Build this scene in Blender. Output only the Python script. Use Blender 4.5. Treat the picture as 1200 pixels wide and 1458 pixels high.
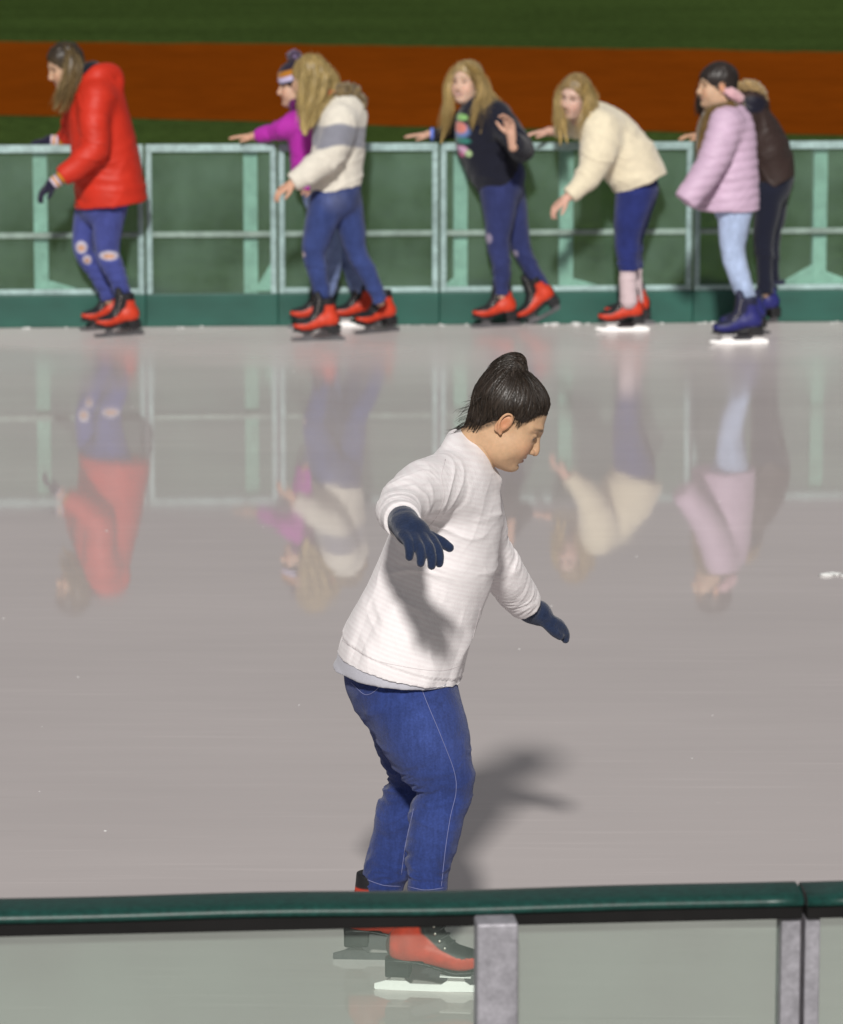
import bpy, math, random
import numpy as np
from mathutils import Vector, Matrix
from mathutils.bvhtree import BVHTree

for o in list(bpy.data.objects): bpy.data.objects.remove(o)
SC = bpy.context.scene
COL = SC.collection
R = math.radians

# ------------------------------------------------------------------ camera, world, sun, exposure
CAM_H = 3.10                      # metres above the ice
FPX = 6000.0                      # focal length in photo pixels (photo 1200 x 1458)
PITCH = math.atan(1063.0 / FPX)   # looking down at the rink
cam_d = bpy.data.cameras.new('camera')
cam = bpy.data.objects.new('camera', cam_d); COL.objects.link(cam)
cam.location = (0, 0, CAM_H)
cam.rotation_euler = (math.pi / 2 - PITCH, 0, 0)
cam_d.sensor_fit = 'HORIZONTAL'; cam_d.sensor_width = 36
cam_d.lens = 36 * FPX / 1200
cam_d.clip_start = 0.1; cam_d.clip_end = 2000
cam_d.dof.use_dof = True; cam_d.dof.focus_distance = 10.75; cam_d.dof.aperture_fstop = 8.0
SC.camera = cam

w = bpy.data.worlds.new('World'); SC.world = w; w.use_nodes = True
bg = w.node_tree.nodes['Background']
bg.inputs[0].default_value = (0.195, 0.192, 0.198, 1); bg.inputs[1].default_value = 1.0

sun_d = bpy.data.lights.new('sun', 'SUN'); sun_d.energy = 3.4; sun_d.angle = R(3.8); sun_d.color = (1, 0.965, 0.92)
sun = bpy.data.objects.new('sun', sun_d); COL.objects.link(sun)
SUN_ELEV, SUN_AZ = R(32), R(2.5)      # floodlight bank high behind the camera, shadows fall away and slightly right
_ld = Vector((math.sin(SUN_AZ) * math.cos(SUN_ELEV), math.cos(SUN_AZ) * math.cos(SUN_ELEV), -math.sin(SUN_ELEV)))
sun.rotation_euler = _ld.to_track_quat('-Z', 'Y').to_euler()
sun.location = (-6, -20, 25)
vs = SC.view_settings
vs.view_transform = 'Standard'; vs.look = 'None'; vs.gamma = 1; vs.exposure = 0.0; vs.use_curve_mapping = False

# ------------------------------------------------------------------ pixel helpers
_cp, _sp = math.cos(PITCH), math.sin(PITCH)
def ray(px, py):
    x, y = (px - 600) / FPX, (py - 729) / FPX
    return np.array([x, _cp - y * _sp, -_sp - y * _cp])
def P(px, py, Y):
    d = ray(px, py); t = Y / d[1]
    return np.array([0, 0, CAM_H]) + d * t
def G(px, py, z=0.0):
    d = ray(px, py); t = (z - CAM_H) / d[2]
    return np.array([0, 0, CAM_H]) + d * t
def cdepth(p): return p[1] * _cp + (CAM_H - p[2]) * _sp
def unit(v):
    v = np.asarray(v, float); return v / (np.linalg.norm(v) + 1e-12)

# ------------------------------------------------------------------ numpy noise
def _h(i, j, k, s):
    n = (i * 374761393 + j * 668265263 + k * 2147483647 + s * 974634777) & 0xffffffff
    n = ((n ^ (n >> 13)) * 1274126177) & 0xffffffff
    return ((n ^ (n >> 16)) & 0xffff) / 65535.0
def vnoise(p, s=0):
    p = np.asarray(p, float); i = np.floor(p).astype(np.int64); f = p - i; u = f * f * (3 - 2 * f)
    r = 0
    for a in (0, 1):
        for b in (0, 1):
            for c in (0, 1):
                wgt = (u[:, 0] if a else 1 - u[:, 0]) * (u[:, 1] if b else 1 - u[:, 1]) * (u[:, 2] if c else 1 - u[:, 2])
                r = r + wgt * _h(i[:, 0] + a, i[:, 1] + b, i[:, 2] + c, s)
    return r * 2 - 1

# ------------------------------------------------------------------ signed-distance modelling
def catmull(pts, n=6):
    pts = np.asarray(pts, float)
    if len(pts) < 3:
        return np.array([pts[0] + (pts[-1] - pts[0]) * t for t in np.linspace(0, 1, n + 1)])
    q = np.vstack([2 * pts[0] - pts[1], pts, 2 * pts[-1] - pts[-2]]); out = []
    for i in range(1, len(q) - 2):
        for t in np.arange(n) / n:
            out.append(0.5 * (2 * q[i] + (q[i + 1] - q[i - 1]) * t + (2 * q[i - 1] - 5 * q[i] + 4 * q[i + 1] - q[i + 2]) * t * t
                              + (3 * q[i] - q[i - 1] - 3 * q[i + 1] + q[i + 2]) * t ** 3))
    out.append(q[-2]); return np.array(out)

class Field:
    def __init__(s, lo, hi, h):
        s.lo = np.array(lo, float); s.h = h
        s.n = np.ceil((np.array(hi) - s.lo) / h).astype(int) + 1
        s.ax = [s.lo[i] + h * np.arange(s.n[i]) for i in range(3)]
        s.d = np.full(tuple(s.n), 1.0, np.float32)
    def reg(s, lo, hi):
        a = np.clip(np.floor((np.array(lo) - s.lo) / s.h).astype(int), 0, s.n)
        b = np.clip(np.ceil((np.array(hi) - s.lo) / s.h).astype(int) + 1, 0, s.n)
        return tuple(slice(a[i], b[i]) for i in range(3))
    def pts(s, sl):
        return (s.ax[0][sl[0]][:, None, None].astype(np.float32), s.ax[1][sl[1]][None, :, None].astype(np.float32),
                s.ax[2][sl[2]][None, None, :].astype(np.float32))
    def blend(s, sl, v, k):
        a = s.d[sl]
        if a.size == 0: return
        if k > 0:
            hh = np.maximum(k - np.abs(a - v), 0) / k
            s.d[sl] = np.minimum(a, v) - hh * hh * k * 0.25
        else: s.d[sl] = np.minimum(a, v)
    def carve(s, sl, v, k):          # smooth subtraction of v
        a = s.d[sl]
        if a.size == 0: return
        hh = np.maximum(k - np.abs(a + v), 0) / k if k > 0 else 0
        s.d[sl] = np.maximum(a, -v) + hh * hh * k * 0.25
    def ell(s, c, r, rot=None, k=0.02, sub=False):
        c = np.array(c, float); r = np.array(r, float); m = r.max() + k + 2 * s.h
        sl = s.reg(c - m, c + m); x, y, z = s.pts(sl); x, y, z = x - c[0], y - c[1], z - c[2]
        if rot is not None:
            M = np.array(rot, float)     # rows = local axes
            x, y, z = (M[0, 0] * x + M[0, 1] * y + M[0, 2] * z, M[1, 0] * x + M[1, 1] * y + M[1, 2] * z, M[2, 0] * x + M[2, 1] * y + M[2, 2] * z)
        q = np.sqrt((x / r[0]) ** 2 + (y / r[1]) ** 2 + (z / r[2]) ** 2)
        q2 = np.sqrt((x / r[0] ** 2) ** 2 + (y / r[1] ** 2) ** 2 + (z / r[2] ** 2) ** 2)
        v = q * (q - 1) / np.maximum(q2, 1e-4)
        (s.carve if sub else s.blend)(sl, v.astype(np.float32), k)
    def tube(s, pts, rad, n=(0, 1, 0), f=1.0, k=0.02, cuts=(), sub=6, carve=False):
        pts = np.asarray(pts, float); rad = np.asarray(rad, float)
        f = np.full(len(pts), f, float) if np.isscalar(f) else np.asarray(f, float)
        q = catmull(np.column_stack([pts, rad, f]), sub)
        m = (q[:, 3] * np.maximum(1, q[:, 4])).max() + k + 2 * s.h
        sl = s.reg(q[:, :3].min(0) - m, q[:, :3].max(0) + m)
        if any(a.stop <= a.start for a in sl): return
        T = np.full(tuple(a.stop - a.start for a in sl), 1.0, np.float32); n0 = np.array(n, float)
        for i in range(len(q) - 1):
            a, b = q[i, :3], q[i + 1, :3]; mm = max(q[i, 3] * max(1, q[i, 4]), q[i + 1, 3] * max(1, q[i + 1, 4])) + k + 2 * s.h
            s2 = s.reg(np.minimum(a, b) - mm, np.maximum(a, b) + mm)
            if any(u.stop <= u.start for u in s2): continue
            x, y, z = s.pts(s2); ab = b - a; L2 = ab @ ab + 1e-12
            x, y, z = x - a[0], y - a[1], z - a[2]
            t = np.clip((x * ab[0] + y * ab[1] + z * ab[2]) / L2, 0, 1)
            x, y, z = x - t * ab[0], y - t * ab[1], z - t * ab[2]
            r = q[i, 3] + (q[i + 1, 3] - q[i, 3]) * t; ff = q[i, 4] + (q[i + 1, 4] - q[i, 4]) * t
            nn = unit(n0 - ab * ((n0 @ ab) / L2))
            g = x * nn[0] + y * nn[1] + z * nn[2]
            v = np.sqrt(np.maximum(x * x + y * y + z * z - g * g, 0) + (g / ff) ** 2) - r
            v = v * np.minimum(1, ff)
            o = tuple(slice(s2[c].start - sl[c].start, s2[c].stop - sl[c].start) for c in range(3))
            T[o] = np.minimum(T[o], v)
        x, y, z = s.pts(sl)
        for (c, nv) in cuts:
            nv = unit(nv); T = np.maximum(T, ((x - c[0]) * nv[0] + (y - c[1]) * nv[1] + (z - c[2]) * nv[2]).astype(np.float32))
        (s.carve if carve else s.blend)(sl, T, k)
    def cut(s, c, nv, lo=None, hi=None):
        nv = unit(nv); sl = s.reg(lo, hi) if lo is not None else (slice(None),) * 3
        x, y, z = s.pts(sl); s.d[sl] = np.maximum(s.d[sl], ((x - c[0]) * nv[0] + (y - c[1]) * nv[1] + (z - c[2]) * nv[2]).astype(np.float32))
    def mesh(s):
        d = s.d.copy()
        for a in range(3):               # close at the border
            ix = [slice(None)] * 3
            for e in (0, -1): ix[a] = e; d[tuple(ix)] = np.maximum(d[tuple(ix)], 1e-3)
        neg = d < 0
        c = np.zeros(tuple(np.array(d.shape) - 1), np.int8)
        for i in (0, 1):
            for j in (0, 1):
                for k in (0, 1): c += neg[i:d.shape[0] - 1 + i, j:d.shape[1] - 1 + j, k:d.shape[2] - 1 + k]
        act = (c > 0) & (c < 8); I = np.argwhere(act)
        vid = np.full(act.shape, -1, np.int32); vid[act] = np.arange(len(I))
        acc = np.zeros((len(I), 3)); cnt = np.zeros(len(I))
        cor = [(i, j, k) for i in (0, 1) for j in (0, 1) for k in (0, 1)]
        val = {q: d[I[:, 0] + q[0], I[:, 1] + q[1], I[:, 2] + q[2]] for q in cor}
        for q in cor:
            for a in range(3):
                if q[a] == 0:
                    q2 = list(q); q2[a] = 1; q2 = tuple(q2); v0, v1 = val[q], val[q2]
                    m = (v0 < 0) != (v1 < 0); t = np.where(m, v0 / np.where(m, v0 - v1, 1), 0)
                    p = np.zeros((len(I), 3)); p[:] = q; p[:, a] = t
                    acc[m] += p[m]; cnt[m] += 1
        V = s.lo + s.h * (I + acc / cnt[:, None]); Fs = []
        for a in range(3):
            b, e = (a + 1) % 3, (a + 2) % 3
            s0 = [slice(None)] * 3; s1 = [slice(None)] * 3
            s0[a] = slice(0, -1); s1[a] = slice(1, None)
            ch = neg[tuple(s0)] != neg[tuple(s1)]; E = np.argwhere(ch)
            E = E[(E[:, b] > 0) & (E[:, e] > 0) & (E[:, b] < act.shape[b]) & (E[:, e] < act.shape[e])]
            if not len(E): continue
            def cell(db, de):
                q = E.copy(); q[:, b] += db; q[:, e] += de; return vid[q[:, 0], q[:, 1], q[:, 2]]
            Q = np.column_stack([cell(-1, -1), cell(0, -1), cell(0, 0), cell(-1, 0)])
            inside = neg[E[:, 0], E[:, 1], E[:, 2]]
            Q[~inside] = Q[~inside][:, ::-1]; Fs.append(Q)
        return V, np.vstack(Fs)

def vnormals(V, Q):
    n = np.cross(V[Q[:, 2]] - V[Q[:, 0]], V[Q[:, 3]] - V[Q[:, 1]]); N = np.zeros_like(V)
    for c in range(4):
        for a in range(3): N[:, a] += np.bincount(Q[:, c], n[:, a], len(V))
    return N / (np.linalg.norm(N, axis=1, keepdims=True) + 1e-12)
def smoothv(V, Q, it=1, lam=0.5):
    for _ in range(it):
        S = np.zeros_like(V); C = np.zeros(len(V))
        for c in range(4):
            i, j = Q[:, c], Q[:, (c + 1) % 4]
            for a in range(3): S[:, a] += np.bincount(i, V[j, a], len(V))
            C += np.bincount(i, minlength=len(V))
        V = V + lam * (S / np.maximum(C, 1)[:, None] - V)
    return V

# ------------------------------------------------------------------ objects
def mk(name, V, F, mat, parent=None, col=None, attrs=None, smooth=True, off=None):
    V = np.asarray(V, float)
    if off is not None: V = V - np.array(off)
    me = bpy.data.meshes.new(name)
    if isinstance(F, np.ndarray):
        nf, k = F.shape
        me.vertices.add(len(V)); me.vertices.foreach_set('co', V.astype(np.float32).ravel())
        me.loops.add(nf * k); me.loops.foreach_set('vertex_index', F.astype(np.int32).ravel())
        me.polygons.add(nf); me.polygons.foreach_set('loop_start', np.arange(0, nf * k, k, dtype=np.int32))
        me.update(calc_edges=True); me.validate()
    else:
        me.from_pydata(V.tolist(), [], [list(map(int, f)) for f in F]); me.update()
    if col is not None:
        a = me.attributes.new('col', 'FLOAT_COLOR', 'POINT')
        a.data.foreach_set('color', np.column_stack([col, np.ones(len(col))]).astype(np.float32).ravel())
    for nm, v in (attrs or {}).items():
        a = me.attributes.new(nm, 'FLOAT', 'POINT'); a.data.foreach_set('value', np.asarray(v, np.float32))
    me.polygons.foreach_set('use_smooth', np.full(len(me.polygons), smooth)); me.update()
    o = bpy.data.objects.new(name, me); COL.objects.link(o)
    if mat: me.materials.append(mat)
    if parent: o.parent = parent
    return o
def tag(o, label=None, cat=None, group=None, kind=None):
    if label: o['label'] = label
    if cat: o['category'] = cat
    if group: o['group'] = group
    if kind: o['kind'] = kind
    return o
def empty(name, loc, label, cat, group=None, rz=0):
    o = bpy.data.objects.new(name, None); COL.objects.link(o); o.location = loc; o.rotation_euler = (0, 0, rz)
    o.empty_display_size = 0.1
    return tag(o, label, cat, group)

class MB:
    """collects boxes, prisms and tubes for one mesh"""
    def __init__(s): s.v = []; s.f = []
    def add(s, v, f):
        b = len(s.v); s.v += [tuple(p) for p in v]; s.f += [[i + b for i in q] for q in f]
    def box(s, lo, hi, bev=0.0):
        x0, y0, z0 = lo; x1, y1, z1 = hi
        if bev <= 0:
            s.add([(x, y, z) for x in (x0, x1) for y in (y0, y1) for z in (z0, z1)],
                  [(0, 1, 3, 2), (4, 6, 7, 5), (0, 4, 5, 1), (2, 3, 7, 6), (0, 2, 6, 4), (1, 5, 7, 3)]); return
        s.prism([(y0 + bev, z0), (y1 - bev, z0), (y1, z0 + bev), (y1, z1 - bev), (y1 - bev, z1), (y0 + bev, z1), (y0, z1 - bev), (y0, z0 + bev)], x0, x1, 'x')
    def prism(s, poly, a, b, axis='x'):
        m = {'x': lambda p, t: (t, p[0], p[1]), 'y': lambda p, t: (p[0], t, p[1]), 'z': lambda p, t: (p[0], p[1], t)}[axis]
        n = len(poly); v = [m(p, a) for p in poly] + [m(p, b) for p in poly]
        f = [[i, (i + 1) % n, n + (i + 1) % n, n + i] for i in range(n)] + [list(range(n))[::-1], list(range(n, 2 * n))]
        s.add(v, f)
    def tube(s, pts, r, n=6):
        pts = np.asarray(pts, float); r = np.full(len(pts), r) if np.isscalar(r) else np.asarray(r)
        v = []; up = None
        for i in range(len(pts)):
            t = unit(pts[min(i + 1, len(pts) - 1)] - pts[max(i - 1, 0)])
            if up is None: up = unit(np.cross(t, [0.3, 0.5, 0.81]))
            up = unit(up - t * (up @ t)); sd = np.cross(t, up)
            for k in range(n):
                a = 2 * math.pi * k / n; v.append(pts[i] + r[i] * (up * math.cos(a) + sd * math.sin(a)))
        f = [[i * n + k, i * n + (k + 1) % n, (i + 1) * n + (k + 1) % n, (i + 1) * n + k] for i in range(len(pts) - 1) for k in range(n)]
        f += [list(range(n))[::-1], [(len(pts) - 1) * n + k for k in range(n)]]
        s.add(v, f)
    def sphere(s, c, r, n=8, m=5):
        v = [(c[0] + r * math.sin(math.pi * j / m) * math.cos(2 * math.pi * i / n), c[1] + r * math.sin(math.pi * j / m) * math.sin(2 * math.pi * i / n),
              c[2] + r * math.cos(math.pi * j / m)) for j in range(m + 1) for i in range(n)]
        s.add(v, [[j * n + i, (j + 1) * n + i, (j + 1) * n + (i + 1) % n, j * n + (i + 1) % n] for j in range(m) for i in range(n)])
    def build(s, name, mat, parent=None, smooth=False, off=None, col=None, attrs=None):
        o = mk(name, s.v, s.f, mat, parent, smooth=smooth, off=off, col=col, attrs=attrs)
        if not smooth:
            return o
        return o
def bevel(o, w, seg=2):
    m = o.modifiers.new('bevel', 'BEVEL'); m.width = w; m.segments = seg; m.limit_method = 'ANGLE'; return o

# ------------------------------------------------------------------ materials
MATS = {}
def material(name, base=(0.5, 0.5, 0.5), rough=0.7, attr=False, spec=0.5, metallic=0.0, noise=None, bump=None, stripes=None, sheen=0.0, coat=0.0, sss=0.0, ior=None):
    """noise = (scale, amount) colour variation; bump = list of (kind, scale, strength)"""
    if name in MATS: return MATS[name]
    m = bpy.data.materials.new(name); m.use_nodes = True; MATS[name] = m
    nt = m.node_tree; N = nt.nodes; L = nt.links; b = N['Principled BSDF']
    b.inputs['Roughness'].default_value = rough; b.inputs['Metallic'].default_value = metallic
    b.inputs['Specular IOR Level'].default_value = spec
    if ior: b.inputs['IOR'].default_value = ior
    if sheen: b.inputs['Sheen Weight'].default_value = sheen; b.inputs['Sheen Roughness'].default_value = 0.5
    if coat: b.inputs['Coat Weight'].default_value = coat; b.inputs['Coat Roughness'].default_value = 0.15
    if sss:
        b.inputs['Subsurface Weight'].default_value = sss; b.inputs['Subsurface Radius'].default_value = (0.012, 0.005, 0.003); b.inputs['Subsurface Scale'].default_value = 1.0
    tc = N.new('ShaderNodeTexCoord')
    if attr:
        a = N.new('ShaderNodeAttribute'); a.attribute_name = 'col'; c = a.outputs['Color']
    else:
        a = N.new('ShaderNodeRGB'); a.outputs[0].default_value = (*base, 1); c = a.outputs[0]
    if stripes:       # (attribute, frequency, colour factor, sharpness)
        sa = N.new('ShaderNodeAttribute'); sa.attribute_name = stripes[0]
        mt = N.new('ShaderNodeMath'); mt.operation = 'MULTIPLY'; mt.inputs[1].default_value = stripes[1]; L.new(sa.outputs['Fac'], mt.inputs[0])
        sn = N.new('ShaderNodeMath'); sn.operation = 'SINE'; L.new(mt.outputs[0], sn.inputs[0])
        rp = N.new('ShaderNodeMapRange'); rp.inputs['From Min'].default_value = -stripes[3]; rp.inputs['From Max'].default_value = stripes[3]
        L.new(sn.outputs[0], rp.inputs['Value'])
        mx = N.new('ShaderNodeMix'); mx.data_type = 'RGBA'; mx.blend_type = 'MULTIPLY'; L.new(rp.outputs[0], mx.inputs['Factor'])
        L.new(c, mx.inputs['A']); mx.inputs['B'].default_value = (*stripes[2], 1); c = mx.outputs['Result']
    for (sc, am, *st) in (noise or []):
        mp = N.new('ShaderNodeMapping'); L.new(tc.outputs['Object'], mp.inputs['Vector'])
        if st: mp.inputs['Scale'].default_value = st[0]
        nz = N.new('ShaderNodeTexNoise'); nz.inputs['Scale'].default_value = sc; nz.inputs['Detail'].default_value = 4; L.new(mp.outputs[0], nz.inputs['Vector'])
        rp = N.new('ShaderNodeMapRange'); rp.inputs['From Min'].default_value = 0.3; rp.inputs['From Max'].default_value = 0.7
        rp.inputs['To Min'].default_value = 1 - am; rp.inputs['To Max'].default_value = 1 + am; L.new(nz.outputs['Fac'], rp.inputs['Value'])
        vm = N.new('ShaderNodeVectorMath'); vm.operation = 'SCALE'; L.new(c, vm.inputs[0]); L.new(rp.outputs[0], vm.inputs['Scale']); c = vm.outputs[0]
    L.new(c, b.inputs['Base Color'])
    last = None
    for (kind, sc, st, *ext) in (bump or []):
        if kind == 'noise':
            t = N.new('ShaderNodeTexNoise'); t.inputs['Scale'].default_value = sc; t.inputs['Detail'].default_value = 3; out = t.outputs['Fac']
        elif kind == 'wave':
            t = N.new('ShaderNodeTexWave'); t.inputs['Scale'].default_value = sc; t.inputs['Distortion'].default_value = 1.0; out = t.outputs['Fac']
            if ext: t.bands_direction = ext[0]
        else:
            t = N.new('ShaderNodeTexVoronoi'); t.inputs['Scale'].default_value = sc; out = t.outputs['Distance']
        mp = N.new('ShaderNodeMapping'); L.new(tc.outputs['Object'], mp.inputs['Vector']); L.new(mp.outputs[0], t.inputs['Vector'])
        if kind == 'noise' and ext: mp.inputs['Scale'].default_value = ext[0]
        bp = N.new('ShaderNodeBump'); bp.inputs['Strength'].default_value = st; bp.inputs['Distance'].default_value = 0.01; L.new(out, bp.inputs['Height'])
        if last: L.new(last, bp.inputs['Normal'])
        last = bp.outputs[0]
    if last: L.new(last, b.inputs['Normal'])
    return m

def glass_mat(name, tint, haze, haze_col):
    m = bpy.data.materials.new(name); m.use_nodes = True; nt = m.node_tree; N = nt.nodes; L = nt.links
    for n in list(N): N.remove(n)
    out = N.new('ShaderNodeOutputMaterial'); tr = N.new('ShaderNodeBsdfTransparent'); tr.inputs[0].default_value = (*tint, 1)
    df = N.new('ShaderNodeBsdfDiffuse'); df.inputs[0].default_value = (*haze_col, 1)
    gl = N.new('ShaderNodeBsdfGlossy'); gl.inputs['Roughness'].default_value = 0.05
    tc = N.new('ShaderNodeTexCoord'); nz = N.new('ShaderNodeTexNoise'); nz.inputs['Scale'].default_value = 3; nz.inputs['Detail'].default_value = 6
    L.new(tc.outputs['Object'], nz.inputs['Vector'])
    rp = N.new('ShaderNodeMapRange'); rp.inputs['From Min'].default_value = 0.3; rp.inputs['From Max'].default_value = 0.75
    rp.inputs['To Min'].default_value = haze * 0.45; rp.inputs['To Max'].default_value = haze * 1.8; L.new(nz.outputs['Fac'], rp.inputs['Value'])
    m1 = N.new('ShaderNodeMixShader'); L.new(rp.outputs[0], m1.inputs[0]); L.new(tr.outputs[0], m1.inputs[1]); L.new(df.outputs[0], m1.inputs[2])
    fr = N.new('ShaderNodeFresnel'); fr.inputs['IOR'].default_value = 1.3
    m2 = N.new('ShaderNodeMixShader'); L.new(fr.outputs[0], m2.inputs[0]); L.new(m1.outputs[0], m2.inputs[1]); L.new(gl.outputs[0], m2.inputs[2])
    L.new(m2.outputs[0], out.inputs[0]); return m

def ice_mat():
    m = bpy.data.materials.new('rink_ice'); m.use_nodes = True; nt = m.node_tree; N = nt.nodes; L = nt.links; b = N['Principled BSDF']
    tc = N.new('ShaderNodeTexCoord')
    def noise(sc, det, scale=(1, 1, 1), rz=0):
        mp = N.new('ShaderNodeMapping'); mp.inputs['Scale'].default_value = scale; mp.inputs['Rotation'].default_value = (0, 0, rz)
        L.new(tc.outputs['Object'], mp.inputs['Vector'])
        n = N.new('ShaderNodeTexNoise'); n.inputs['Scale'].default_value = sc; n.inputs['Detail'].default_value = det; L.new(mp.outputs[0], n.inputs['Vector']); return n.outputs['Fac']
    def ramp(f, a, b_, c, d):
        r = N.new('ShaderNodeMapRange'); r.inputs['From Min'].default_value = a; r.inputs['From Max'].default_value = b_
        r.inputs['To Min'].default_value = c; r.inputs['To Max'].default_value = d; L.new(f, r.inputs['Value']); return r.outputs[0]
    def mul(a, b_):
        q = N.new('ShaderNodeMath'); q.operation = 'MULTIPLY'; L.new(a, q.inputs[0]); L.new(b_, q.inputs[1]); return q.outputs[0]
    big = ramp(noise(0.8, 5, (0.45, 1, 1)), 0.3, 0.7, 0.95, 1.05)
    scr = ramp(noise(9, 6, (0.12, 1, 1), 0.10), 0.35, 0.65, 0.988, 1.014)
    scr2 = ramp(noise(22, 3, (0.06, 1, 1), -0.2), 0.60, 0.76, 1.0, 1.09)
    scr3 = ramp(noise(30, 3, (0.04, 1, 1), 0.45), 0.63, 0.76, 1.0, 1.07)
    scr4 = ramp(noise(26, 3, (0.05, 1, 1), -0.6), 0.63, 0.76, 1.0, 0.95)
    spk = ramp(noise(60, 2, (0.4, 1, 1)), 0.70, 0.82, 1.0, 1.12)
    f = mul(mul(mul(mul(mul(big, scr), scr2), scr3), scr4), spk)
    vm = N.new('ShaderNodeVectorMath'); vm.operation = 'SCALE'; vm.inputs[0].default_value = (0.595, 0.545, 0.534); L.new(f, vm.inputs['Scale'])
    L.new(vm.outputs[0], b.inputs['Base Color'])
    b.inputs['IOR'].default_value = 1.36
    # frosty, scraped strip along the far boards
    sx = N.new('ShaderNodeSeparateXYZ'); L.new(tc.outputs['Object'], sx.inputs[0])
    yy = N.new('ShaderNodeMath'); yy.operation = 'ADD'; L.new(sx.outputs['Y'], yy.inputs[0]); L.new(ramp(noise(0.7, 4, (0.5, 1, 1)), 0.3, 0.7, -1.0, 1.0), yy.inputs[1])
    fz = N.new('ShaderNodeMapRange'); fz.inputs['From Min'].default_value = 20.0; fz.inputs['From Max'].default_value = 23.4; fz.clamp = True; L.new(yy.outputs[0], fz.inputs['Value'])
    ra = N.new('ShaderNodeMath'); ra.operation = 'MULTIPLY_ADD'; L.new(fz.outputs[0], ra.inputs[0]); ra.inputs[1].default_value = 0.26
    L.new(ramp(noise(1.2, 4, (0.4, 1, 1)), 0.35, 0.65, 0.02, 0.05), ra.inputs[2]); L.new(ra.outputs[0], b.inputs['Roughness'])
    f2 = N.new('ShaderNodeMath'); f2.operation = 'MULTIPLY_ADD'; L.new(fz.outputs[0], f2.inputs[0]); f2.inputs[1].default_value = 0.16; L.new(f, f2.inputs[2]); L.new(f2.outputs[0], vm.inputs['Scale'])
    bp = N.new('ShaderNodeBump'); bp.inputs['Strength'].default_value = 0.016; bp.inputs['Distance'].default_value = 0.01
    L.new(noise(5, 4, (0.3, 1, 1)), bp.inputs['Height']); L.new(bp.outputs[0], b.inputs['Normal'])
    return m

# ------------------------------------------------------------------ the setting
def sheet(name, pts, z, mat):
    o = mk(name, [(p[0], p[1], z) for p in pts], [list(range(len(pts)))], mat, smooth=False); return tag(o, kind='structure')
grass = material('field_grass', (0.043, 0.072, 0.018), 0.95, spec=0.0, noise=[(0.05, 0.18), (0.6, 0.15, (0.3, 1, 1)), (14, 0.35)], bump=[('noise', 40, 0.8)])
clay = material('infield_clay', (0.195, 0.043, 0.003), 0.95, spec=0.0, noise=[(0.25, 0.12), (2.5, 0.10), (30, 0.10)], bump=[('noise', 25, 0.4)])
sheet('ground', [(-600, -60), (600, -60), (600, 1200), (-600, 1200)], -0.03, grass)
zc_ = -0.026
def gl(px, py): g = G(px, py, zc_); return (g[0], g[1])
aL, aR, bL, bR = gl(-3000, 57 - 43), gl(4200, 57 + 60 + 0), gl(-3000, 165 - 70), gl(4200, 165 + 98)
aL, aR, bL, bR = gl(-600, 49), gl(1800, 84), gl(-600, 151), gl(1800, 207)
def ext(a, b, t): return (a[0] + (b[0] - a[0]) * t, a[1] + (b[1] - a[1]) * t)
_e1, _e2 = (ext(bL, bR, -3), ext(bL, bR, 4)), (ext(aL, aR, 3), ext(aL, aR, -2))
def ragged(a, b, n, amp, seed):
    q = np.array([ext(a, b, i / n) for i in range(n + 1)]); p = np.column_stack([q, q[:, 0] * 0])
    q[:, 1] += amp * (vnoise(p * 0.35, seed) + 0.5 * vnoise(p * 1.3, seed + 1) + 0.3 * vnoise(p * 4, seed + 2)); return q.tolist()
sheet('infield_dirt', ragged(*_e1, 700, 0.16, 3) + ragged(*_e2, 700, 0.25, 9), zc_, clay)

# far and near fence base lines (ground points)
FA, FB = G(0, 466), G(1200, 457)
def far_pt(px):                       # ground point of the far fence seen at column px
    d = ray(px, 460)                  # intersect the vertical plane through FA, FB
    n = np.array([-(FB - FA)[1], (FB - FA)[0], 0]); t = (n @ (FA - np.array([0, 0, CAM_H]))) / (n @ d)
    q = np.array([0, 0, CAM_H]) + d * t; q[2] = 0; return q
NRAIL = 1.07
NA, NB = G(0, 1287, NRAIL), G(1130, 1262, NRAIL)
def near_pt(px):
    d = ray(px, 1275); n = np.array([-(NB - NA)[1], (NB - NA)[0], 0]); t = (n @ (NA - np.array([0, 0, CAM_H]))) / (n @ d)
    q = np.array([0, 0, CAM_H]) + d * t; q[2] = 0; return q
fdir, ndir = unit(FB - FA), unit((NB - NA) * [1, 1, 0])
fl, fr_ = FA - fdir * 22, FA + fdir * 26
nl, nr = NA - ndir * 20, NA + ndir * 22
ice = sheet('ice', [(nl[0], nl[1] - 0.02), (nr[0], nr[1] - 0.02), (fr_[0], fr_[1] + 0.06), (fl[0], fl[1] + 0.06)], 0.0, ice_mat())
conc = material('walkway_concrete', (0.30, 0.29, 0.28), 0.9, noise=[(1, 0.1), (30, 0.12)], bump=[('noise', 50, 0.3)])
sheet('walkway', [(nl[0], nl[1] - 6), (nr[0], nr[1] - 6), (nr[0], nr[1] - 0.05), (nl[0], nl[1] - 0.05)], -0.02, conc)

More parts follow.
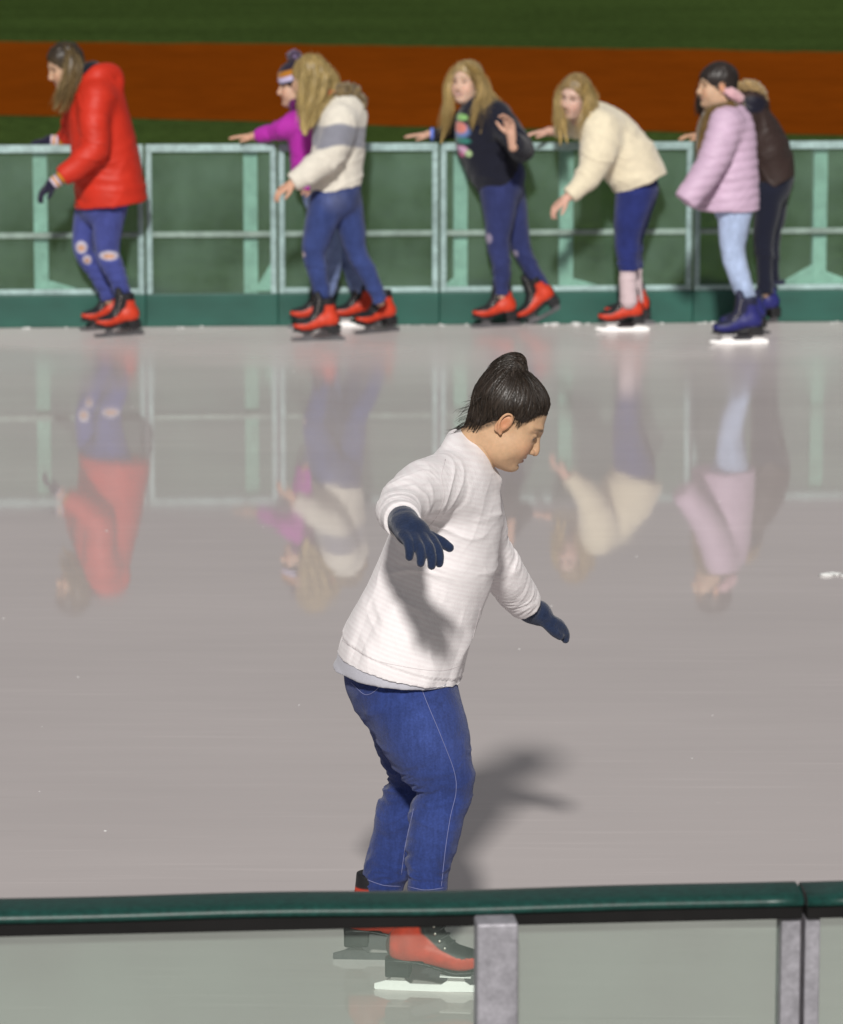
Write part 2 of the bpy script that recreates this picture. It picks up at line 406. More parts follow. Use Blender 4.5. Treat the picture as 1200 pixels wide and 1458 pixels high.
# ------------------------------------------------------------------ barriers
galv = material('galvanised_steel', (0.35, 0.34, 0.375), 0.55, metallic=0.25, noise=[(9, 0.12), (38, 0.15), (120, 0.12)], bump=[('noise', 60, 0.12)])
aqua = material('pale_painted_steel', (0.30, 0.425, 0.415), 0.5, noise=[(2.5, 0.16), (18, 0.20), (60, 0.15)], bump=[('noise', 60, 0.06)])
post_aqua = material('pale_support_steel', (0.60, 0.78, 0.765), 0.5, noise=[(2.5, 0.14), (18, 0.18)])
olive_rail = material('dull_weathered_rail', (0.25, 0.34, 0.295), 0.6, noise=[(3, 0.2), (20, 0.2)])
kick = material('green_kickboard', (0.015, 0.088, 0.066), 0.5, noise=[(1.2, 0.18), (11, 0.12, (0.4, 1, 1))])
capm = material('green_rail_cap', (0.006, 0.052, 0.042), 0.4, noise=[(4, 0.08), (70, 0.22), (160, 0.2)], bump=[('noise', 30, 0.05)])
rubb = material('black_rubber', (0.007, 0.0065, 0.0065), 0.7, spec=0.25, noise=[(12, 0.25)])
farglass = glass_mat('far_acrylic', (0.80, 0.88, 0.84), 0.105, (0.33, 0.50, 0.40))
neargl = glass_mat('near_acrylic', (0.88, 0.935, 0.90), 0.085, (0.48, 0.57, 0.51))

def local_frame(p, d):
    return p, math.atan2(d[1], d[0])
def far_section(px0, px1, posts, label, gussets=(), lowrail=True, wide=True):
    a, b = far_pt(px0), far_pt(px1); L = np.linalg.norm(b - a)
    r = empty('barrier_panel', a, label, 'barrier', 'rink barrier panels along the far side', rz=math.atan2((b - a)[1], (b - a)[0]))
    def X(px): return float((far_pt(px) - a) @ fdir)
    top, mid, kb = 1.02, 0.515, 0.182
    g = 0.006
    def part(nm, lo, hi, mt, bv=0.004):
        m = MB(); m.box(lo, hi); o = m.build(nm, mt, r); 
        if bv: bevel(o, bv)
        return o
    part('top_rail', (g, -0.025, top - 0.042), (L - g, 0.025, top), aqua)
    part('edge_post', (g, -0.022, kb), (g + 0.034, 0.022, top - 0.042), aqua)
    part('edge_post', (L - g - 0.034, -0.022, kb), (L - g, 0.022, top - 0.042), aqua)
    x0, x1 = g + 0.034, L - g - 0.034
    part('middle_rail', (x0, -0.016, mid - 0.016), (x1, 0.016, mid + 0.016), olive_rail)
    if lowrail: part('bottom_rail', (x0, -0.020, kb + 0.001), (x1, 0.020, kb + 0.030), aqua)
    lz = kb + (0.030 if lowrail else 0.001)
    part('pane', (x0, -0.004, mid + 0.016), (x1, 0.004, top - 0.042), farglass, 0)
    part('pane', (x0, -0.004, lz), (x1, 0.004, mid - 0.016), farglass, 0)
    part('kickboard', (0.001, -0.034, 0.0), (L - 0.001, 0.012, kb), kick, 0.005)
    for px in posts:
        c = X(px); part('support_post', (c - 0.040, 0.026, 0.0), (c + 0.040, 0.10, top - 0.05), post_aqua, 0.006)
    for (px, wd, ht) in gussets:
        c = X(px); m = MB(); m.prism([(c, 0.19), (c + wd, 0.19), (c + wd, 0.205), (c, 0.19 + ht)] if wd > 0 else [(c + wd, 0.19), (c, 0.19), (c, 0.19 + ht), (c + wd, 0.205)], 0.030, 0.042, 'y')
        m.build('gusset', post_aqua, r)
    return r
far_section(-330, -60, [-200], 'far barrier panel beyond the left edge of the red-coat skater')
far_section(-60, 208, [60], 'far glazed barrier panel the red-coat skater holds on to', gussets=[(69, 0.18, 0.07)])
far_section(208, 396, [358], 'narrow far barrier panel between the red coat and the magenta jacket', gussets=[(388, -0.09, 0.17)], lowrail=False)
far_section(396, 625, [], 'far barrier panel right behind the grey-banded white fleece jacket')
far_section(625, 985, [656, 806], 'far barrier panel behind the dark hoodie and the cream sweater', gussets=[(646, -0.06, 0.07), (816, 0.16, 0.06)])
far_section(985, 1300, [1166], 'far barrier panel at the right edge behind the lilac and brown jackets', gussets=[(1156, -0.20, 0.13), (1176, 0.20, 0.09)])
far_section(1300, 1570, [1440], 'far barrier panel beyond the right edge of the picture')

def near_section(px0, px1, posts, label, e0=0.038, e1=0.038):
    a, b = near_pt(px0), near_pt(px1); L = np.linalg.norm(b - a)
    r = empty('barrier_panel', a, label, 'barrier', 'rink barrier panels along the near side', rz=math.atan2((b - a)[1], (b - a)[0]))
    def X(px): return float((near_pt(px) - a) @ ndir)
    g = 0.004; T = NRAIL
    def part(nm, lo, hi, mt, bv=0.003):
        m = MB(); m.box(lo, hi); o = m.build(nm, mt, r)
        if bv: bevel(o, bv)
        return o
    # padded rail cap: rounded top with a lip on the spectators' side, sagging slightly between its fixings
    m = MB(); n = 28
    prof = [(0.045, T - 0.022), (0.050, T - 0.010), (0.044, T - 0.002), (0.02, T), (-0.03, T - 0.003), (-0.046, T - 0.007), (-0.052, T - 0.013), (-0.053, T - 0.020), (-0.048, T - 0.025)]
    V = []; F = []
    for i in range(n + 1):
        x = g + (L - 2 * g) * i / n; w_ = -0.0012 * math.sin(i * 0.7 + px0) - 0.0015 * math.sin(i * 0.33 + 1)
        V += [(x, y, z + w_) for y, z in prof]
    k = len(prof)
    for i in range(n):
        F += [[i * k + j, (i + 1) * k + j, (i + 1) * k + (j + 1) % k, i * k + (j + 1) % k] for j in range(k)]
    F += [list(range(k))[::-1], [n * k + j for j in range(k)]]
    F = [f[::-1] for f in F]
    cap = mk('rail_cap', V, F, capm, r, smooth=True)
    part('rail_core', (g, -0.044, T - 0.050), (L - g, 0.036, T - 0.023), rubb)
    part('edge_post', (g, -0.030, 0.0), (g + e0, 0.030, T - 0.051), galv)
    part('edge_post', (L - g - e1, -0.030, 0.0), (L - g, 0.030, T - 0.051), galv)
    part('pane', (g + e0, -0.004, 0.20), (L - g - e1, 0.004, T - 0.051), neargl, 0)
    part('kickboard', (g + e0 + 0.001, -0.012, 0.0), (L - g - e1 - 0.001, 0.034, 0.199), kick)
    for px in posts:
        c = X(px); part('support_post', (c - 0.0375, -0.112, -0.02), (c + 0.0375, -0.046, T - 0.027), galv, 0.005)
    return r
near_section(-420, 1140, [700, -60], 'near glazed barrier panel with a galvanised post before the front skater', e1=0.036)
near_section(1140, 2500, [1800], 'near barrier panel at the lower right edge past the rail joint', e0=0.028)

# ------------------------------------------------------------------ people: shared builders
skinm = material('skin', attr=True, rough=0.5, spec=0.35, sss=0.12, noise=[(18, 0.06), (90, 0.06)], bump=[('noise', 350, 0.06)])
hairm = material('hair', attr=True, rough=0.42, spec=0.45)
denim = material('denim', attr=True, rough=0.85, spec=0.2, noise=[(14, 0.16), (180, 0.16), (5, 0.10), (110, 0.14, (1, 1, 0.12))], bump=[('noise', 420, 0.3), ('noise', 60, 0.12)], sheen=0.15)
knit = material('knit_cloth', attr=True, rough=0.9, spec=0.2, noise=[(7, 0.035), (120, 0.03)], bump=[('noise', 350, 0.18)], sheen=0.2)
fleece = material('fleece_cloth', attr=True, rough=0.95, spec=0.15, noise=[(25, 0.07), (140, 0.07)], bump=[('noise', 110, 0.6)], sheen=0.4)
shell = material('shell_cloth', attr=True, rough=0.55, spec=0.35, noise=[(9, 0.08)], bump=[('noise', 45, 0.25), ('noise', 14, 0.25)])
stripedm = material('striped_jersey', attr=True, rough=0.9, spec=0.2, stripes=('along', 2 * math.pi / 0.0120, (0.965, 0.945, 0.950), 0.8), noise=[(6, 0.03), (60, 0.02)], bump=[('noise', 350, 0.2), ('noise', 40, 0.10)], sheen=0.2)
leatherm = material('skate_leather', attr=True, rough=0.5, spec=0.4, noise=[(30, 0.16), (8, 0.08)], bump=[('noise', 120, 0.08)])
blackm = material('black_sole', (0.014, 0.014, 0.016), 0.5, noise=[(30, 0.3)])
steelm = material('glint_blade_steel', (0.97, 0.97, 0.96), 0.3, noise=[(20, 0.02)])  # blades catching the floodlight: glint painted in as a near-white base colour
steel2 = material('no_glint_blade_steel', (0.20, 0.20, 0.21), 0.4, metallic=0.8, noise=[(20, 0.2)])  # same kind of blade without the glint: unlit look put into a dark colour
threadm = material('seam_thread', (0.20, 0.22, 0.42), 0.8)
eyem = material('eyeball', attr=True, rough=0.15, spec=0.6)
lacem = material('lace_cord', (0.03, 0.03, 0.035), 0.8)
eyeletm = material('eyelet_metal', (0.75, 0.72, 0.66), 0.3, metallic=0.8)

class Per:
    def __init__(s, base_px, base_py, label, dyroot=0.0):
        g = G(base_px, base_py); s.Y = g[1] + dyroot
        s.root = empty('person', (g[0], s.Y, 0), label, 'person'); s.off = np.array([g[0], s.Y, 0.0])
    def J(s, px, py, dy=0.0): return P(px, py, s.Y + dy)
    def st(s, rows):
        p = [s.J(r[0], r[1], r[2]) for r in rows]
        rr = [r[3] * cdepth(q) / FPX for r, q in zip(rows, p)]
        f = [r[4] if len(r) > 4 else 1.0 for r in rows]
        return np.array(p), np.array(rr), np.array(f)
    def r(s, px): return px * (s.Y * _cp + 0.4) / FPX
    def plane(s, p0, p1, down=True, dy=0.0, tilt=0.0):
        """cut plane through two photo points at the person's depth, containing the Y axis (tilt leans it towards the camera)"""
        a, b = s.J(*p0, dy), s.J(*p1, dy); t = unit(b - a); n = np.cross(t, unit([0, 1, tilt])); n = unit(n)
        if (n[2] > 0) == down: n = -n
        return (a, n)
def bbox(stations, pad=0.03):
    lo = np.min([(p - (r * np.maximum(1, f))[:, None]).min(0) for p, r, f in stations], 0) - pad
    hi = np.max([(p + (r * np.maximum(1, f))[:, None]).max(0) for p, r, f in stations], 0) + pad
    return lo, hi
def garment(per, name, tubes, mat, h, colour, k=0.03, disp=None, ells=(), attrs=None, extra=None, it=1):
    """tubes: list of dicts(rows, cuts, k, n)"""
    S = [per.st(t['rows']) for t in tubes]; lo, hi = bbox(S)
    for e in ells:
        lo = np.minimum(lo, e[0] - np.max(e[1]) - 0.03); hi = np.maximum(hi, e[0] + np.max(e[1]) + 0.03)
    fd = Field(lo, hi, h)
    for t, (p, r, f) in zip(tubes, S): fd.tube(p, r, t.get('n', (0, 1, 0)), f, t.get('k', k), t.get('cuts', ()), t.get('sub', 6))
    for e in ells: fd.ell(e[0], e[1], e[2] if len(e) > 2 else None, e[3] if len(e) > 3 else k)
    if extra: extra(fd)
    V, Q = fd.mesh(); V = smoothv(V, Q, it)
    if disp is not None:
        N = vnormals(V, Q); V = V + N * disp(V, N)[:, None]
    c = colour(V) if callable(colour) else np.tile(np.array(colour, float), (len(V), 1))
    at = {k_: fn(V) for k_, fn in (attrs or {}).items()}
    return mk(name, V, Q, mat, per.root, col=c, attrs=at, off=per.off), V, Q
def drape_px(per, V, Q, path, r, name, mat, parent, lift=0.0005, n=10, sides=5):
    """a thread laid on a garment: photo points are cast onto its surface"""
    bv = BVHTree.FromPolygons(V.tolist(), Q.tolist()); o = Vector((0, 0, CAM_H)); out = []
    for q in catmull(np.array([(a, b, 0) for a, b in path]), n):
        hit = bv.ray_cast(o, Vector(ray(q[0], q[1])).normalized())
        if hit[0] is not None: out.append(np.array(hit[0]) + np.array(hit[1]) * lift)
    if len(out) < 2: return
    m = MB(); m.tube(out, r, sides); return m.build(name, mat, parent, smooth=True, off=per.off)

def wrinkles(V, specs):
    """irregular folds; specs: (centre, reach, direction across the folds, wavelength, amplitude, seed)"""
    d = np.zeros(len(V))
    for c, rad, dr, wl, am, sd in specs:
        q = V - c; wgt = np.exp(-(q ** 2).sum(1) / (rad * rad)); m = wgt > 0.02; dr = unit(dr)
        e1 = unit(np.cross(dr, [0.31, 0.77, 0.55])); e2 = np.cross(dr, e1); qm = q[m]
        u = qm @ dr / wl + 0.9 * vnoise(qm * (0.5 / wl), sd + 31)
        p = np.column_stack([u, qm @ e1 / (4 * wl), qm @ e2 / (4 * wl)])
        rdg = (1 - np.abs(vnoise(p, sd) + 0.35 * vnoise(p * 2.3, sd + 7))) ** 3
        d[m] += am * wgt[m] * (rdg * 1.6 - 0.6)
    return d

# --- head, in its own frame: x forward, y to the person's left, z up, origin between the ears
def head_mesh(h, open_mouth=0.0, lids=True):
    f = Field((-0.135, -0.105, -0.17), (0.145, 0.105, 0.15), h)
    f.ell((-0.012, 0, 0.035), (0.096, 0.074, 0.086), k=0)
    f.ell((0.030, 0, -0.030), (0.060, 0.060, 0.080), k=0.03)
    f.ell((0.034, 0, -0.080), (0.050, 0.046, 0.034), k=0.03)       # jaw
    f.ell((0.060, 0, -0.066), (0.026, 0.030, 0.026), k=0.02)       # muzzle
    f.ell((0.073, 0, -0.099), (0.018, 0.020, 0.016), k=0.022)      # chin
    for s in (-1, 1):
        f.ell((0.054, s * 0.036, -0.040), (0.030, 0.026, 0.030), k=0.03)    # cheek
        f.ell((0.010, s * 0.050, -0.070), (0.034, 0.014, 0.026), k=0.03)    # jaw corner
        f.tube([(0.083, s * 0.008, 0.020), (0.078, s * 0.030, 0.026), (0.060, s * 0.050, 0.020)], [0.009, 0.009, 0.007], k=0.016)   # brow
        f.ell((0.092, s * 0.031, 0.002), (0.017, 0.018, 0.012), k=0.012, sub=True)
    f.tube([(0.084, 0, 0.014), (0.093, 0, -0.006), (0.104, 0, -0.028), (0.106, 0, -0.037)], [0.0075, 0.0075, 0.010, 0.0105], k=0.012)
    for s in (-1, 1): f.ell((0.096, s * 0.012, -0.040), (0.010, 0.0075, 0.0075), k=0.006)
    for s in (-1, 1): f.ell((0.101, s * 0.0065, -0.0475), (0.004, 0.003, 0.003), k=0.003, sub=True)
    f.tube([(0.072, -0.024, -0.066), (0.086, -0.010, -0.062), (0.088, 0, -0.063), (0.086, 0.010, -0.062), (0.072, 0.024, -0.066)], [0.003, 0.006, 0.006, 0.006, 0.003], k=0.006)
    f.tube([(0.072, -0.022, -0.069), (0.083, -0.010, -0.074), (0.085, 0, -0.075), (0.083, 0.010, -0.074), (0.072, 0.022, -0.069)], [0.003, 0.0065, 0.007, 0.0065, 0.003], k=0.006)
    f.ell((0.090, 0, -0.0685), (0.012, 0.022, 0.0012 + 0.005 * open_mouth), k=0.003, sub=True)
    f.ell((0.090, 0, -0.087), (0.012, 0.022, 0.005), k=0.01, sub=True)
    f.ell((0.020, 0, -0.098), (0.050, 0.044, 0.026), k=0.03)       # under the chin
    for s in (-1, 1):
        if lids:
            f.ell((0.0715, s * 0.031, 0.000), (0.0150, 0.0155, 0.0140), k=0.004)
            f.ell((0.086, s * 0.0315, -0.0035), (0.010, 0.0125, 0.0042), k=0.002, sub=True)
        # ear
        a = R(18); ex = [math.cos(a), 0, -math.sin(a)]; ez = [math.sin(a), 0, math.cos(a)]
        fx = np.array([ex, [0, 1, 0], ez])
        f.ell((-0.010, s * 0.077, -0.006), (0.017, 0.008, 0.031), fx, 0.008)
        f.tube([(0.004, s * 0.080, 0.006), (-0.004, s * 0.085, 0.024), (-0.018, s * 0.088, 0.020), (-0.024, s * 0.088, 0.000), (-0.016, s * 0.085, -0.022), (-0.004, s * 0.079, -0.033)],
               [0.0025, 0.003, 0.0035, 0.0035, 0.0035, 0.005], k=0.004)
        f.ell((-0.007, s * 0.089, -0.002), (0.009, 0.007, 0.016), fx, 0.004, sub=True)
    f.tube([(-0.030, 0, -0.04), (-0.044, 0, -0.100), (-0.046, 0, -0.135)], [0.055, 0.050, 0.044], k=0.03)    # neck stub
    V, Q = f.mesh(); return smoothv(V, Q, 1), Q
def skin_colour(V, tone, brow, lip=(0.42, 0.13, 0.11), eyes=False):
    tone = np.array(tone); c = np.tile(tone, (len(V), 1)); x, y, z = V.T; ay = np.abs(y)
    def mix(mask, col): 
        nonlocal c
        m = np.clip(mask, 0, 1)[:, None]; c = c * (1 - m) + np.array(col) * m
    bl = np.exp(-(((x - 0.07) / 0.03) ** 2 + ((ay - 0.042) / 0.02) ** 2 + ((z + 0.038) / 0.024) ** 2)); mix(bl * 0.6, tone * [1.08, 0.74, 0.70])
    er = np.exp(-(((x + 0.010) / 0.022) ** 2 + ((ay - 0.083) / 0.010) ** 2 + ((z + 0.004) / 0.034) ** 2)); mix(er * 0.8, tone * [1.0, 0.62, 0.52])
    ns = np.exp(-(((x - 0.108) / 0.012) ** 2 + (y / 0.014) ** 2 + ((z + 0.036) / 0.014) ** 2)); mix(ns * 0.4, tone * [1.0, 0.75, 0.7])
    lp = np.exp(-(((z + 0.0685) / 0.0105) ** 4)) * np.exp(-((ay / 0.024) ** 4)) * (x > 0.068); mix(lp, lip)
    zb = 0.0225 + 0.004 * np.sin(np.clip((ay - 0.012) / 0.04, 0, 1) * math.pi)
    bw = np.exp(-(((z - zb) / 0.0042) ** 4)) * np.clip((ay - 0.010) / 0.006, 0, 1) * np.clip((0.060 - ay) / 0.016, 0, 1) * (x > 0.035); mix(bw * 0.72, brow)
    ls = np.exp(-(((z - 0.0015) / 0.0034) ** 2)) * np.exp(-(((ay - 0.031) / 0.014) ** 4)) * (x > 0.06); mix(ls * 0.9, (0.03, 0.02, 0.015))
    if eyes:
        e = np.exp(-(((z + 0.001) / 0.0065) ** 4 + ((ay - 0.031) / 0.013) ** 4)) * (x > 0.06); mix(e * 0.75, (0.07, 0.045, 0.035))
        t = np.exp(-(((z + 0.0685) / 0.005) ** 4 + (ay / 0.018) ** 4)) * (x > 0.066); mix(t * eyes, (0.75, 0.70, 0.65))
    return c
def head_axes(az, pitch, roll=0.0):
    fw = np.array([math.cos(az) * math.cos(pitch), math.sin(az) * math.cos(pitch), math.sin(pitch)])
    lf = unit(np.cross([0, 0, 1], fw)); up = np.cross(fw, lf)
    c, s = math.cos(roll), math.sin(roll); lf, up = lf * c + up * s, up * c - lf * s
    return np.array([fw, lf, up])       # rows

def hand(fd, w0, f, n, t, L, curl=0.5, rad=0.0085, k=0.010, thumb_open=0.8, spread=0.10, fk=0.003, wide=1.0):
    f = unit(f); n = unit(n - f * (np.dot(n, f))); t = unit(t - f * np.dot(t, f) - n * np.dot(t, n)); s = L / 0.18
    kn = []
    for i, o in enumerate((0.030 * wide, 0.010 * wide, -0.010 * wide, -0.029 * wide)):
        a = w0 + t * o * 0.55 * s; b = w0 + f * (0.088 - 0.005 * abs(i - 1)) * s + t * o * s; kn.append(b)
        fd.tube([a, (a + b) / 2 - n * 0.002, b], [0.014 * s, 0.0135 * s, 0.0115 * s], k=k, sub=2)
    for i, b in enumerate(kn):
        ln = (0.072, 0.080, 0.075, 0.058)[i] * s; ang = curl * (0.35, 0.3, 0.35, 0.45)[i]; p = b; pts = [b - f * 0.012 * s, b]
        for seg in (0.42, 0.33, 0.25):
            d = f * math.cos(ang) + n * math.sin(ang) + t * spread * (1.2, 0.4, -0.4, -1.3)[i]; p = p + unit(d) * ln * seg; pts.append(p); ang += curl
        fd.tube(pts, [rad * 1.1 * s, rad * 1.1 * s, rad * s, rad * 0.95 * s, rad * 0.8 * s], k=fk, sub=3)
    a = w0 + f * 0.020 * s + t * 0.018 * s; d1 = unit(f * 0.65 + t * thumb_open + n * 0.25)
    b = a + d1 * 0.042 * s; d2 = unit(f * 0.9 + t * thumb_open * 0.75 + n * 0.25); c = b + d2 * 0.032 * s; e = c + unit(d2 + f * 0.3) * 0.026 * s
    fd.tube([a, b, c, e], [0.014 * s, 0.0125 * s, rad * 1.15 * s, rad * 0.9 * s], k=0.008, sub=3)

# --- ice skate, in its own frame: x towards the toe, z up, origin on the ice under the ankle
def skate_meshes(scheme, h=0.004):
    f = Field((-0.10, -0.065, 0.04), (0.21, 0.065, 0.30), h)
    f.tube([(-0.040, 0, 0.118), (0.03, 0, 0.108), (0.105, 0, 0.090), (0.155, 0, 0.084)], [0.036, 0.038, 0.035, 0.027], f=[0.95, 1.0, 1.2, 1.2], k=0)
    f.tube([(-0.020, 0, 0.125), (-0.010, 0, 0.18), (0.000, 0, 0.235)], [0.043, 0.041, 0.045], k=0.03, cuts=[((0, 0, 0.232), (0.15, 0, 1))])
    f.tube([(0.085, 0, 0.122), (0.050, 0, 0.160), (0.040, 0, 0.22), (0.046, 0, 0.255)], [0.016, 0.024, 0.024, 0.018], f=1.15, k=0.015)   # tongue
    f.cut((0, 0, 0.085), (-0.03, 0, -1), (-0.2, -0.2, 0), (0.02, 0.2, 0.3))
    V, Q = f.mesh(); V = smoothv(V, Q, 2)
    x, y, z = V.T; ay = np.abs(y)
    red, blk = np.array(scheme[0]), np.array(scheme[1])
    lace = np.clip((x - np.interp(z, [0.09, 0.12, 0.16, 0.24], [0.132, 0.064, 0.016, 0.004])) / 0.008 + 0.5, 0, 1) * (z > 0.098) * np.clip((0.043 - ay) / 0.006 + 0.5, 0, 1)
    heel = np.clip((-0.064 - x) / 0.006 + 0.5, 0, 1)
    low = np.clip((np.interp(x, [-0.08, 0.05, 0.12, 0.15, 0.19], [0.088, 0.060, 0.058, 0.072, 0.084]) - z) / 0.006 + 0.5, 0, 1)
    col = np.clip((z - 0.20) / 0.005 + 0.5, 0, 1)
    m = np.maximum.reduce([lace, heel * 0.9, low, col])[:, None]
    boot = (V, Q, red * (1 - m) + blk * m)
    f = Field((-0.11, -0.065, 0.03), (0.21, 0.065, 0.12), h)
    f.tube([(-0.045, 0, 0.083), (0.02, 0, 0.078), (0.105, 0, 0.055), (0.160, 0, 0.055)], [0.034, 0.030, 0.040, 0.028], f=1.0, k=0)
    sl = (slice(None),) * 3; X, Y, Z = f.pts(sl); zt = np.interp(f.ax[0], [-0.11, -0.02, 0.04, 0.10, 0.21], [0.088, 0.086, 0.076, 0.060, 0.064])[:, None, None]
    f.d = np.maximum(f.d, np.abs(Z - zt + 0.003).astype(np.float32) - 0.0045)
    hx = np.maximum(np.maximum(np.abs(X + 0.045) - 0.032, np.abs(Y) - 0.030), np.abs(Z - 0.062) - 0.022).astype(np.float32)
    f.blend(sl, hx, 0.008)
    V2, Q2 = f.mesh(); sole = (smoothv(V2, Q2, 1), Q2)
    m = MB()
    prof = [(-0.108, 0.004), (-0.105, 0.0005), (-0.05, 0.0), (0.08, 0.0), (0.15, 0.001), (0.185, 0.006), (0.197, 0.012), (0.194, 0.019), (0.18, 0.022), (0.14, 0.019),
            (0.128, 0.027), (0.120, 0.046), (0.085, 0.046), (0.080, 0.028), (0.065, 0.018), (-0.015, 0.018), (-0.028, 0.027), (-0.034, 0.041), (-0.058, 0.041), (-0.066, 0.029), (-0.090, 0.021), (-0.107, 0.016)]
    m.prism(prof, -0.003, 0.003, 'y')
    m.box((-0.075, -0.022, 0.0395), (-0.015, 0.022, 0.0425)); m.box((0.065, -0.030, 0.0455), (0.145, 0.030, 0.0485))
    lc = MB(); el = MB()
    for i in range(6):
        z = 0.125 + 0.019 * i; xx = float(np.interp(z, [0.12, 0.16, 0.22], [0.098, 0.070, 0.060])); ww = 0.022
        lc.tube([(xx - 0.018, -ww - 0.006, z), (xx + 0.003, -ww * 0.5, z + 0.008), (xx + 0.006, 0, z + 0.011), (xx + 0.003, ww * 0.5, z + 0.008), (xx - 0.018, ww + 0.006, z)], 0.0028, 5)
        for s in (-1, 1): el.sphere((xx - 0.016, s * (ww + 0.010), z - 0.002), 0.0042, 7, 4)
    return boot, sole, m, lc, el
SK = {}
def skate_proto(key, scheme):
    boot, sole, bl, lc, el = skate_meshes(scheme)
    d = {}
    for nm, o in (('boot', mk('boot', boot[0], boot[1], leatherm, col=boot[2])), ('sole', mk('sole', sole[0], sole[1], blackm)),
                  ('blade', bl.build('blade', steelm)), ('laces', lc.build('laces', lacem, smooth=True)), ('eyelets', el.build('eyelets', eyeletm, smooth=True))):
        d[nm] = o.data; bpy.data.objects.remove(o)
    d['worn_blade'] = d['blade'].copy(); d['worn_blade'].materials[0] = steel2  # copy of the blade in the darker colour, painted as catching no light
    SK[key] = d
def skate(per, key, pos, az, pitch=0.0, roll=0.0, scale=1.0, no_glint=True):
    """pos: where the ankle axis meets the ice"""
    d = SK[key]
    b = bpy.data.objects.new('ice_skate', d['boot']); COL.objects.link(b); b.parent = per.root
    b.location = Vector(pos) - Vector(per.off); b.rotation_euler = (Matrix.Rotation(az, 3, 'Z') @ Matrix.Rotation(-pitch, 3, 'Y') @ Matrix.Rotation(roll, 3, 'X')).to_euler()
    b.scale = (scale,) * 3
    for nm in ('sole', 'blade', 'laces', 'eyelets'):
        c = bpy.data.objects.new(nm, d['worn_blade' if nm == 'blade' and no_glint else nm]); COL.objects.link(c); c.parent = b
        if nm == 'eyelets': c['kind'] = 'stuff'
    return b
skate_proto('red', ((0.58, 0.045, 0.016), (0.012, 0.012, 0.014)))

def strands(per, name, guides, count, jitter, r, base_col, var, seed=1, parent=None, taper=True, clump=0.0):
    """many thin hair tubes following guide polylines (world points)"""
    rng = np.random.RandomState(seed); V = []; F = []; C = []; b = 0
    G_ = [catmull(g, 5) for g in guides]; n = min(len(g) for g in G_); G_ = [g[np.linspace(0, len(g) - 1, 14).astype(int)] for g in G_]
    for c in range(count):
        i = rng.randint(len(G_)); g = G_[i]; o = rng.normal(0, 1, 3) * jitter; o2 = rng.normal(0, 1, 3) * jitter * 1.3
        t = np.linspace(0, 1, len(g))[:, None]; cut = rng.uniform(0.75, 1.0)
        w = rng.normal(0, 1, (4, 3)) * jitter * 0.5
        p = g + o * (1 - t) * 0.8 + o2 * t + catmull(w, 5)[np.linspace(0, 15, len(g)).astype(int)]
        p = p[:max(3, int(len(p) * cut))]
        m = MB(); rr = r * np.interp(np.linspace(0, 1, len(p)), [0, 0.15, 0.7, 1], [0.5, 1, 1, 0.25]) * rng.uniform(0.7, 1.3)
        m.tube(p, rr, 3); V += m.v; F += [[q + b for q in f] for f in m.f]; b += len(m.v)
        cc = np.array(base_col) * (1 + var * rng.uniform(-1, 1)); C += [cc] * len(m.v)
    return tag(mk(name, V, F, hairm, parent or per.root, col=np.array(C), off=per.off), kind='stuff')

HEAD_HI = head_mesh(0.0022, 0.35)
HEAD_LO = head_mesh(0.0042, 0.5, lids=False)

